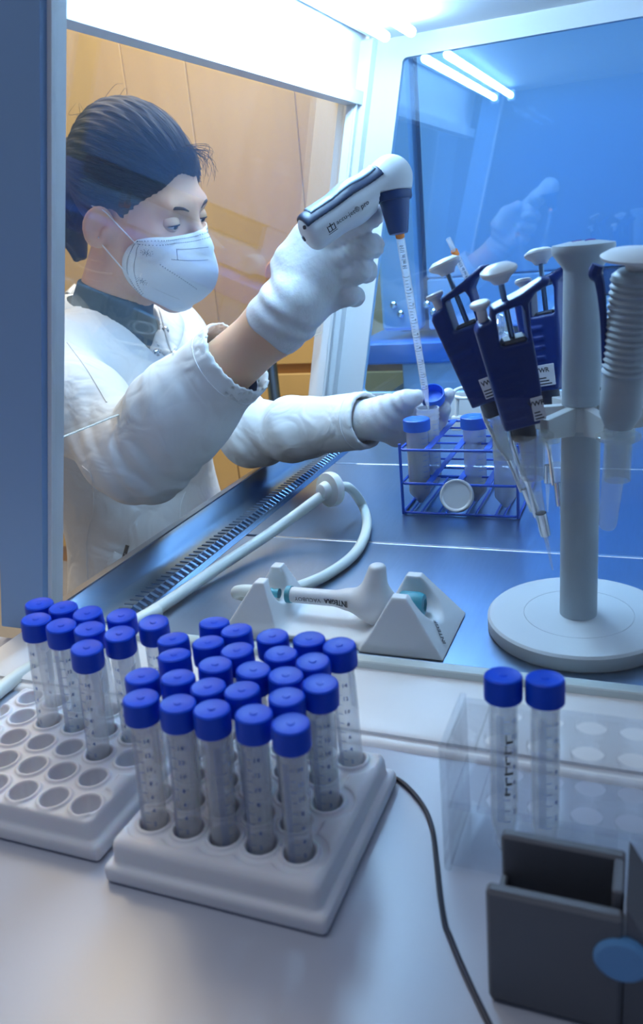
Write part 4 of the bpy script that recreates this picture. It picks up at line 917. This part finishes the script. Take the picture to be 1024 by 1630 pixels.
Lk.new(uv.outputs[0], mp.inputs[0]); Lk.new(mp.outputs[0], nz.inputs[0]); Lk.new(nz.outputs[0], rmp.inputs[0]); Lk.new(rmp.outputs[0], b.inputs['Base Color']); Lk.new(nz.outputs[0], bp.inputs['Height']); Lk.new(bp.outputs[0], b.inputs['Normal']); b.inputs['Roughness'].default_value = .62; b.inputs['Specular IOR Level'].default_value = .3
M['strand'] = mat('hair strand', (.016, .010, .008), .55, spec=.3)
def hair_fn_L(L):
    Q = L.copy(); Q[..., 1] = np.abs(L[..., 1])
    d = s_ell(L, (-.015, 0, .052), (.1035, .0815, .0965)); d = smin(d, s_ell(L, (-.030, 0, .075), (.080, .066, .078)), .02)
    phi = np.arctan2(L[..., 1], L[..., 2] - .03); d = d - .0010 * np.sin(phi * 46 + 9 * L[..., 0] / .1) - .0007 * np.sin(phi * 97 + 25 * L[..., 0])
    d = d + .0055 * np.exp(-np.clip(hline(L), 0, 1) / .014); d = smax(d, -hline(L), .005); d = smax(d, -s_ell(Q, (.004, .088, -.006), (.027, .030, .037)), .006); d = smax(d, -(L[..., 2] + .062 + .25 * L[..., 0]), .01)
    bun = s_ell(L, (-.122, 0, .040), (.038, .042, .040)) - .003 * np.sin(L[..., 1] * 160 + L[..., 2] * 90) 
    tail = s_path(L, [(-.125, .0, .01), (-.118, -.018, -.045), (-.100, -.020, -.085)], [.028, .024, .010], .01) - .003 * np.sin(L[..., 0] * 200 + L[..., 2] * 150)
    return smin(smin(d, bun, .02), tail, .015)
def hair_fn(P): return hair_fn_L(toL(P)) * HS
vv, ff = sdf_mesh(hair_fn, HT - .20, HT + .20, .0022); vv = relax(vv, ff, 1, .3); ho = np_mesh('hair', vv, ff, M['hair'], wm)
me = ho.data; uvl = me.uv_layers.new(name='UVMap'); lv = np.empty(len(me.loops), np.int32); me.loops.foreach_get('vertex_index', lv); Lv = toL(vv)[lv]
uvl.data.foreach_set('uv', np.stack([np.arctan2(Lv[:, 1], Lv[:, 2] - .03), Lv[:, 0] / .1], 1).astype(np.float32).ravel())
mb = MB(); RH = np.random.default_rng(11)
for k in range(900):
    ph = RH.uniform(-2.0, 2.0); lift = RH.uniform(.995, 1.012) if k < 780 else RH.uniform(1.015, 1.075); xx = np.linspace(.086, -.112, 80); rad = np.sqrt(np.clip(1 - ((xx + .015) / .1035) ** 2, 0.02, 1))
    php = ph + RH.normal(0, .10) * (xx - .086) / .2 + RH.normal(0, .02); pts = np.stack([xx, .0815 * lift * rad * np.sin(php), .052 + .0965 * lift * rad * np.cos(php)], 1)
    s_ = hline(pts); ok = np.where(s_ > RH.uniform(0, .006))[0]
    if len(ok) < 12: continue
    pts = pts[ok[0]:]; pts = pts[:int(len(pts) * RH.uniform(.4, 1))][::5]
    if len(pts) < 4: continue
    if np.any((np.abs(pts[:, 1]) > .06) & (np.abs(pts[:, 0] - .004) < .03) & (pts[:, 2] < .032)): continue
    mb.tube(toW(pts), [.00035, .00045, .0002], 3, cap=(False, False))
for k in range(70):                                               # loose wisps at the forehead, nape and bun
    if k < 40: y = RH.uniform(-.02, .05); p0 = V(.072 - abs(y) * .35, y, .118 - abs(y) * .4); dr = V(RH.uniform(.02, .035), RH.normal(0, .010), RH.uniform(-.012, .008)); p1 = p0 + dr; p2 = p1 + V(RH.uniform(.0, .010), RH.normal(0, .008), -RH.uniform(.01, .03))
    else: p0 = V(-.10 + RH.normal(0, .01), RH.normal(0, .03), .06 + RH.normal(0, .03)); p1 = p0 + RH.normal(0, .022, 3) + V(-.01, 0, .012); p2 = p1 + RH.normal(0, .02, 3)
    mb.tube(toW(spline([p0, p1, p2], 5)), [.0004, .0002], 3, cap=(False, False))
tag(mb.build('loose_strands', M['strand'], ho, 180), kind='stuff')

# mask
CV = np.array([(.1085, .012), (.1290, -.010), (.1450, -.038), (.1400, -.064), (.1190, -.090), (.0920, -.111)])
EV = np.array([(.050, .0640, -.006), (.034, .0690, -.020), (.024, .0690, -.040), (.022, .0660, -.056), (.030, .0600, -.074), (.046, .0480, -.095)])
def mask_pt(u, v):
    t = np.linspace(0, 1, 6); c = V(np.interp(v, t, CV[:, 0]), 0, np.interp(v, t, CV[:, 1])); e = V(*[np.interp(v, t, EV[:, i]) for i in range(3)])
    a = abs(u); w = a ** 1.15; p = c * (1 - w) + e * w; bul = .016 * math.sin(math.pi * min(a * 1.02, 1)) * math.sin(math.pi * (.15 + .7 * v)); p = p + bul * nrm(V(.75, 1, -.1)); p[1] *= np.sign(u) if u else 1
    p[2] += .006 * math.sin(math.pi * a) * (1 if v < .1 else 0) * 0; return p
nu, nv = 34, 22; G = np.array([[mask_pt(-1 + 2 * i / nu, j / nv) for i in range(nu + 1)] for j in range(nv + 1)])
G[:, :, :] = (G + np.roll(G, 0, 0)) / 2
for _ in range(2):
    G[1:-1, :, :] = .5 * G[1:-1] + .25 * (G[:-2] + G[2:])
    G[:, 1:nu // 2, :] = .5 * G[:, 1:nu // 2] + .25 * (G[:, :nu // 2 - 1] + G[:, 2:nu // 2 + 1]); G[:, nu // 2 + 1:-1, :] = .5 * G[:, nu // 2 + 1:-1] + .25 * (G[:, nu // 2:-2] + G[:, nu // 2 + 2:])
fl = head_fn(G) ; G = np.where((fl < .0025)[..., None], conform(G, head_fn, .0025, 3), G)
mk = thing('face_mask', 'white folded respirator mask with ear loops covering the face of the person', 'mask', toW((.10, 0, -.06)))
mb = MB(); Gw = toW(G); Gi = toW(G - V(.0012, 0, 0)); mb.loft([r for r in Gw], closed=False); mb.f = [q[::-1] for q in mb.f]
mo = mb.build('mask_shell', M['mask'], mk, 60); sm = mo.modifiers.new('thickness', 'SOLIDIFY'); sm.thickness = .0012; sm.offset = -1
mb = MB()
def dots(seq, r=.0008):
    for p, n_v in seq: mb.lathe([(r, -.0003), (r, .0005), (1e-5, .0006)], 5, p, n_v)
def gp(i, j):
    i0, j0 = int(i), int(j); i1, j1 = min(i0 + 1, nu), min(j0 + 1, nv); a, c = i - i0, j - j0
    p = (Gw[j0, i0] * (1 - a) + Gw[j0, i1] * a) * (1 - c) + (Gw[j1, i0] * (1 - a) + Gw[j1, i1] * a) * c
    n_v = np.cross(Gw[j0, i1] - Gw[j0, max(i0 - 1, 0)], Gw[j1, i0] - Gw[max(j0 - 1, 0), i0]); n_v = nrm(n_v); c0 = toW((.02, 0, -.04)); return p, n_v if n_v @ (p - c0) > 0 else -n_v
dots([gp(q, .9) for q in np.linspace(1, nu - 1, 64)]); dots([gp(q, 1.9) for q in np.linspace(1, nu - 1, 64)]); dots([gp(.8, q) for q in np.linspace(1, nv - 1, 34)]); dots([gp(1.9, q) for q in np.linspace(2, nv - 2, 30)])
dots([gp(q, 3.6) for q in np.linspace(9, 16, 20)]); dots([gp(q, 6.2) for q in np.linspace(8, 15, 20)]); dots([gp(9, q) for q in np.linspace(3.6, 6, 7)]); dots([gp(6 + q, 8 + q * .8) for q in np.linspace(0, 7, 18)]); dots([gp(5 + q, 16.5 + q * .25) for q in np.linspace(0, 6, 16)], .0004)
for ci, cj in ((3.6, 4.2), (3.0, 15.5)): dots([gp(ci + .9 * math.cos(t) * s, cj + 1.1 * math.sin(t) * s) for s in (.3, .65, 1) for t in np.linspace(0, 6.28, 10)], .0006)
tag(mb.build('embossed_dots', mat('grey embossing', (.10, .11, .14), .8), mk, 0), kind='stuff')
e_top, e_low = toW((.004, -.083, .022)), toW((-.004, -.080, -.026))
MB().tube(spline([Gw[2, 1], lerp(Gw[2, 1], e_top, .5) + ray(200, 380) * -.004, e_top, toW((-.018, -.084, .024))], 6), .0024, 8, sq=(1, .35)).build('ear_loop', M['mask'], mk)
MB().tube(spline([Gw[16, 1], lerp(Gw[16, 1], e_low, .5) + ray(190, 420) * -.004, e_low, toW((-.016, -.078, -.020))], 6), .0024, 8, sq=(1, .35)).build('ear_loop', M['mask'], mk)

# sweater and coat
def chest(P, g):
    d = s_ell(P, (-.835, 1.135, -.30), (.108 + g, .175 + g, .205 + g)); d = smin(d, s_ell(P, (-.825, 1.140, -.58), (.125 + g, .175 + g, .20 + g)), .09)
    d = smin(d, s_path(P, [NK1 + V(.0, -.04, -.02), SHR, SHR + V(.02, -.004, -.02)], [.046 + g, .052 + g, .050 + g], .03), .05); d = smin(d, s_path(P, [NK1 + V(0, .04, -.02), SHL, SHL + V(.02, .004, -.02)], [.046 + g, .052 + g, .050 + g], .03), .05)
    return d
def sweater_fn(P):
    d = smin(chest(P, -.004), s_cone(P, lerp(NK0, NK1, .42), NK1, .060, .066), .025); return np.maximum(d, (P - lerp(NK0, NK1, .56)) @ nrm(NK0 - NK1))
vv, ff = sdf_mesh(lambda P: np.maximum(sweater_fn(P), -.36 - P[..., 2]), (-1.03, .86, -.40), (-.66, 1.42, -.02), .004); np_mesh('sweater', relax(vv, ff, 1, .4), ff, M['sweater'], wm)
CUR, CUL = ER + (WR - ER) * .765, EL + (WL - EL) * .985
def folds(P):
    q = P - lerp(ER, WR, .12); t = q @ FR; r = length(q); ph = 78 * P[..., 0] + 26 * P[..., 2] + 18 * P[..., 1] + .9 * np.sin(40 * P[..., 2] + 25 * P[..., 0]); f = (.0085 * (np.abs(np.sin(ph)) ** .8 - .6) + .0018 * np.sin(t * 140 - 70 * (P[..., 1] - .84) + 40 * P[..., 2])) * np.exp(-(length(P - lerp(ER, WR, .08)) / .080) ** 2)
    f = f + .0060 * (np.abs(np.sin((P[..., 0] * 30 - P[..., 2] * 42 + P[..., 1] * 20))) - .6) * np.exp(-(length(P - V(-.74, .94, -.28)) / .11) ** 2)
    f = f + .0070 * (np.abs(np.sin(P[..., 2] * 34 + P[..., 0] * 22 + 1.0)) - .6) * np.exp(-(length((P - V(-.70, 1.05, -.50)) * V(1, .8, 1)) / .14) ** 2)
    f = f + .0030 * np.sin(((P - EL) @ FL) * 110 + P[..., 2] * 60) * np.exp(-(length(P - lerp(EL, WL, .2)) / .08) ** 2); return f
def coat_solid(P):
    d = chest(P, .010)
    d = smin(d, s_ell(P, (-.80, 1.14, -.70), (.165, .20, .22)), .08)
    r = s_path(P, [SHR + V(.01, 0, -.01), lerp(SHR, ER, .55) + V(0, -.012, 0), ER + V(-.004, 0, -.006), lerp(ER, WR, .35), WR], [.066, .060, .055, .054, .047], .03); r = smin(r, s_path(P, [ER + V(.03, 0, -.016), lerp(ER, WR, .45) + V(0, 0, -.014)], [.048, .047], .02), .03)
    l = s_path(P, [SHL + V(.01, 0, -.01), lerp(SHL, EL, .55), EL, lerp(EL, WL, .4), WL], [.064, .056, .047, .043, .0400], .03)
    d = smin(smin(d, r, .035), l, .03); return d - folds(P)
def coat_fn(P):
    d = coat_solid(P)
    for C_, F_, W_, E_, rr_ in ((CUR, FR, WR, ER, .0465), (CUL, FL, WL, EL, .0330)):
        near = length(P - C_) - .13; cut = np.maximum((P - C_) @ F_, near); d = np.maximum(d, -np.maximum(-cut * 0 - 1, -1)) if False else np.where(near < 0, np.maximum(d, (P - C_) @ F_), d)
        d = np.where(near < .05, np.maximum(d, -s_cone(P, E_ + (W_ - E_) * .60, W_, rr_ * .92, rr_ + .0005)), d)
    zz = P[..., 2] + .170; vw = np.abs(P[..., 1] - (1.118 + .02 * np.clip(zz * 4, 0, 1))) - np.clip(zz, 0, .2) * .70
    vcut = np.maximum(np.maximum(vw * .8, -.835 - P[..., 0] + (P[..., 2] + .10) * .3), -zz)
    d = smax(d, -vcut, .004)
    hol = np.maximum(s_cone(P, lerp(NK0, NK1, .2), NK1 + V(0, 0, -.03), .066, .074), -.16 - P[..., 2]); d = np.maximum(d, -hol)
    return np.maximum(d, -.712 - P[..., 2])
vv, ff = sdf_mesh(coat_fn, (-1.06, .76, -.88), (-.34, 1.42, .02), .0042); ct = np_mesh('lab_coat', relax(vv, ff, 1, .35), ff, M['coat'], wm)
def strip(name, A, B_, thick, m, parent, fn=coat_fn, n=6, off=.005):
    """cloth strip between two pixel polylines laid on a surface"""
    a = spline([np.array([*p, 0.]) for p in A], n); b_ = spline([np.array([*p, 0.]) for p in B_], n); rows = []
    for p, q in zip(a, b_): rows.append([hit(*(lerp(p, q, t)[:2]), fn, off=off) for t in np.linspace(0, 1, 4)])
    R_ = np.array(rows); 
    for _ in range(2): R_[1:-1] = .5 * R_[1:-1] + .25 * (R_[:-2] + R_[2:])
    mb = MB(); mb.loft([r for r in R_], closed=False); o = mb.build(name, m, parent, 60); s = o.modifiers.new('thickness', 'SOLIDIFY'); s.thickness = thick; s.offset = 0; return o
# collar around the neck, lapels, placket seam, cuff hems
rings = []
for k in range(25):
    t = lerp(-2.55, 2.55, k / 24); ax_ = nrm(NK0 - NK1); e1 = nrm(V(1, 0, 0) - ax_ * ax_[0]); e2 = np.cross(ax_, e1); dd = -math.cos(t) * e1 + math.sin(t) * e2
    hgt = .030 * (1 - .25 * abs(t) / 2.55); b0 = NK1 + V(.004, 0, .004) - ax_ * .004; fr_ = max(0, abs(t) - 1.5)
    rings.append(np.array([b0 + dd * (.079 + .004 * fr_) - V(0, 0, .050 * fr_), b0 + dd * (.074 + .01 * fr_) + ax_ * hgt - V(0, 0, .050 * fr_), b0 + dd * (.083 + .012 * fr_) + ax_ * (hgt - .002) - V(0, 0, .050 * fr_), b0 + dd * (.097 + .012 * fr_) - ax_ * .012 - V(0, 0, .055 * fr_)]))
o = MB().loft(rings, closed=False).build('collar', M['coat'], ct, 70); s = o.modifiers.new('thickness', 'SOLIDIFY'); s.thickness = .0022; s.offset = 0
strip('lapel', [(118, 452), (160, 473), (200, 503), (238, 533), (270, 559)], [(100, 470), (150, 487), (188, 504), (216, 530), (262, 566)], .003, M['coat'], ct)
strip('lapel', [(246, 478), (256, 500), (262, 525), (268, 545), (272, 558)], [(262, 478), (290, 505), (292, 530), (284, 552), (276, 562)], .003, M['coat'], ct)
for px, py in ((250, 561), (263, 526)):
    c_ = hit(px, py, coat_fn, off=.003); n_v = nrm(-ray(px, py) + V(.4, 0, .2)); bt = MB().lathe([(.0058, -.002), (.0062, .0008), (.0052, .0016), (.0040, .0008), (.0036, .0016), (.0014, .0022), (1e-4, .0022)], 20, c_, n_v).build('snap_button', M['chrome'], ct)
def seam(px, m, r=.0009): return MB().tube([hit(*p[:2], coat_fn, off=.0004) for p in spline([np.array([*q, 0.]) for q in px], 6)], r, 5).build('seam', m, ct)
for pl in (((107, 545), (140, 590), (170, 640)), ((131, 742), (146, 760), (148, 810), (138, 860), (140, 945)), ((296, 782), (288, 805), (286, 840))): seam(pl, M['coat'])
for C_, F_, rr_ in ((CUR - FR * .022, FR, .0490), (CUL - FL * .018, FL, .0400)):
    e1 = nrm(np.cross(F_, V(0, 0, 1))); e2 = np.cross(F_, e1)
    MB().tube([conform((C_ + rr_ * (math.cos(t) * e1 + math.sin(t) * e2))[None], coat_fn, .0001, 4)[0] for t in np.linspace(0, 2 * np.pi, 40)], .0008, 5).build('cuff_hem', M['coat'], ct)
for C_, F_, ra, dz in ((CUR, FR, .0375, .012), (CUL, FL, .0300, .008)):
    c0 = C_ - F_ * .05 - V(0, 0, dz); MB().lathe([(ra * .96, 0), (ra, .01), (ra * .98, .038), (ra * .90, .042), (ra * .84, .03)], 28, c0, F_).build('sweater_cuff', M['cuff_d'], wm)
# breast pocket with pens
strip('pocket', [(166, 905), (185, 920), (200, 930)], [(182, 878), (200, 885), (222, 892)], .003, M['coat'], ct)
pn = thing('pen', 'black pen clipped in the coat pocket', 'pen', hit(198, 890, coat_fn)); p_ = [hit(203, 868, coat_fn, off=.008), hit(192, 908, coat_fn, off=.008)]
MB().tube(p_, .0042, 8, sq=(1, .6)).build('pen_body', M['ink'], pn); MB().sphere(hit(199, 882, coat_fn, off=.0125), .0010, 8, 6).build('clip', M['chrome'], pn)

# trousers, shoes and stool (hidden below the worktop)
vv, ff = sdf_mesh(lambda P: np.minimum.reduce([s_path(P, [(-.86, 1.135 + s * .09, -.63), (-.66, 1.135 + s * .10, -.66), (-.72, 1.135 + s * .10, -1.17)], [.085, .072, .050], .05) for s in (-1, 1)]), (-1.0, .9, -1.27), (-.55, 1.4, -.5), .008); np_mesh('trousers', vv, ff, M['trouser'], wm)
for s in (-1, 1): MB().sphere(V(-.68, 1.135 + s * .10, FLOOR_Z + .042), (.11, .042, .042), 16, 10).build('shoe', M['rubber'], wm)
sx, sy = -.93, 1.135; sto = thing('lab_stool', 'black round stool under the seated person', 'stool', (sx, sy, FLOOR_Z))
MB().lathe([(1e-4, -.78), (.15, -.78), (.165, -.765), (.165, -.735), (.150, -.722), (1e-4, -.720)], 32, (sx, sy, 0)).build('seat', M['rubber'], sto); MB().lathe([(.022, FLOOR_Z + .06), (.022, -.78)], 14, (sx, sy, 0), cap=(True, True)).build('column', M['chrome'], sto)
for k in range(5): t = 2 * math.pi * k / 5; MB().tube([V(sx, sy, FLOOR_Z + .07), V(sx + .22 * math.cos(t), sy + .22 * math.sin(t), FLOOR_Z + .016)], .015, 8).build('foot', M['chrome'], sto)

# ------------------------------------------------------------------ gloves
def glove(name, fn, lo, hi):
    vv, ff = sdf_mesh(fn, lo, hi, .0017); return np_mesh(name, relax(vv, ff, 1, .4), ff, M['glove'], wm)
RM = [at(514, 388, .926), at(532, 414, .926), at(534, 446, .931), at(524, 478, .938)]
RF = [[RM[0], at(566, 361, .914), at(592, 342, .924), at(594, 330, .958)], [RM[1], at(578, 392, .914), at(592, 392, .932), at(575, 385, .962)], [RM[2], at(570, 430, .920), at(583, 432, .940), at(562, 420, .966)], [RM[3], at(554, 468, .929), at(565, 472, .948), at(547, 460, .966)]]
def gr_fn(P):
    d = None
    for m, r in zip(RM, (.0160, .0160, .0150, .0130)):
        e = s_cone(P, WR + FR * .012, m, .0260, r); d = e if d is None else smin(d, e, .016)
    d = smin(d, s_path(P, [WR + FR * .015, at(470, 422, .945), at(494, 384, .945), at(540, 350, .955)], [.026, .0235, .0200, .0120], .012), .018)
    for f, r in zip(RF, ((.0165, .0138, .0120, .0105), (.0162, .0140, .0122, .0105), (.0152, .0134, .0116, .0100), (.0138, .0120, .0104, .0090))): d = smin(d, s_path(P, f, r, .006), .003)
    cf = s_cone(P, WR - FR * .010, WR + FR * .030, .0365, .0310); cf = smax(cf, -((P - WR) @ FR) - .008 - .004 * np.sin(((P - WR) @ np.cross(FR, V(0, 1, 0))) * 90), .003)
    wr = .0016 * np.sin(((P - WR) @ FR) * 210 + (P[..., 2]) * 140) * np.exp(-((((P - WR) @ FR) - .022) / .016) ** 2); kn = .0009 * np.sin(((P - WR) @ FR) * 900) * np.exp(-(length(P - at(585, 395, .93)) / .035) ** 2)
    d = smin(d, cf, .010) - wr - kn
    return np.maximum(d, -s_cone(P, WR - FR * .05, WR + FR * .012, .0330, .0315))
bb = np.array([WR] + RM + [p for f in RF for p in f]); glove('glove', gr_fn, bb.min(0) - .045, bb.max(0) + .03)
LM = [at(637, 652, 1.128), at(641, 668, 1.132), at(638, 684, 1.137), at(630, 696, 1.142)]
LFg = [[LM[0], at(672, 652, 1.158), at(704, 645, 1.150), at(714, 628, 1.132)], [LM[1], at(672, 676, 1.160), at(700, 668, 1.145), at(707, 652, 1.128)], [LM[2], at(668, 692, 1.162), at(690, 688, 1.150), at(694, 676, 1.138)], [LM[3], at(655, 700, 1.160), at(672, 698, 1.156), at(678, 688, 1.146)]]
def gl_fn(P):
    d = None
    for m, r in zip(LM, (.0150, .0155, .0150, .0130)):
        e = s_cone(P, WL + FL * .008, m, .0210, r); d = e if d is None else smin(d, e, .014)
    d = smin(d, s_path(P, [WL + FL * .010, at(617, 650, 1.120), at(644, 638, 1.112), at(664, 632, 1.112)], [.019, .0165, .0130, .0105], .010), .012)
    for f, r in zip(LFg, ((.0135, .0115, .0100, .0092), (.0135, .0115, .0105, .0098), (.0130, .0110, .0100, .0090), (.0115, .0100, .0090, .0080))): d = smin(d, s_path(P, f, r, .005), .006)
    cf = s_cone(P, WL - FL * .030, WL + FL * .020, .0300, .0255); cf = smax(cf, -((P - WL) @ FL) - .030 - .003 * np.sin(P[..., 2] * 260), .003); d = smin(d, cf, .008)
    d = d - .0010 * np.sin(((P - WL) @ FL) * 420 + P[..., 2] * 200) * np.exp(-(length(P - at(625, 645, 1.115)) / .03) ** 2)
    return np.maximum(d, -s_cone(P, WL - FL * .06, WL - FL * .004, .0262, .0240))
bb = np.array([WL] + LM + [p for f in LFg for p in f]); glove('glove', gl_fn, bb.min(0) - .04, bb.max(0) + .03)
# blue cap pinched between thumb and fingers
ca = at(689, 629, 1.118); cx_ = nrm(-ray(689, 629) * .62 + V(-.05, 0, .55)); tc_ = thing('tube_cap', 'open blue screw cap pinched between gloved thumb and fingers', 'cap', ca)
n_ = 48; mb = MB(); a_ = 2 * np.pi * np.arange(n_) / n_; e1 = nrm(np.cross(cx_, V(0, 0, 1))); e2 = np.cross(cx_, e1); rings = []
for r, z in ((1e-5, -.0105), (.0145, -.0105), (.0158, -.0095), (.0160, .0045), (.0152, .0055), (.0142, .0050), (.0138, .0030), (.0143, .0015), (.0137, 0), (.0142, -.0015), (.0137, -.0030), (.0137, -.0080), (1e-5, -.0082)):
    rings.append(ca + cx_ * z + r * (np.cos(a_)[:, None] * e1 + np.sin(a_)[:, None] * e2))
mb.loft(rings, (False, False)).build('cap_shell', M['cap50'], tc_, 40)
# ------------------------------------------------------------------ lift everything from lens height to room height
for o in list(COL.objects):
    if o.parent is None and o.type in ('MESH', 'EMPTY'): o.location.z += ZO
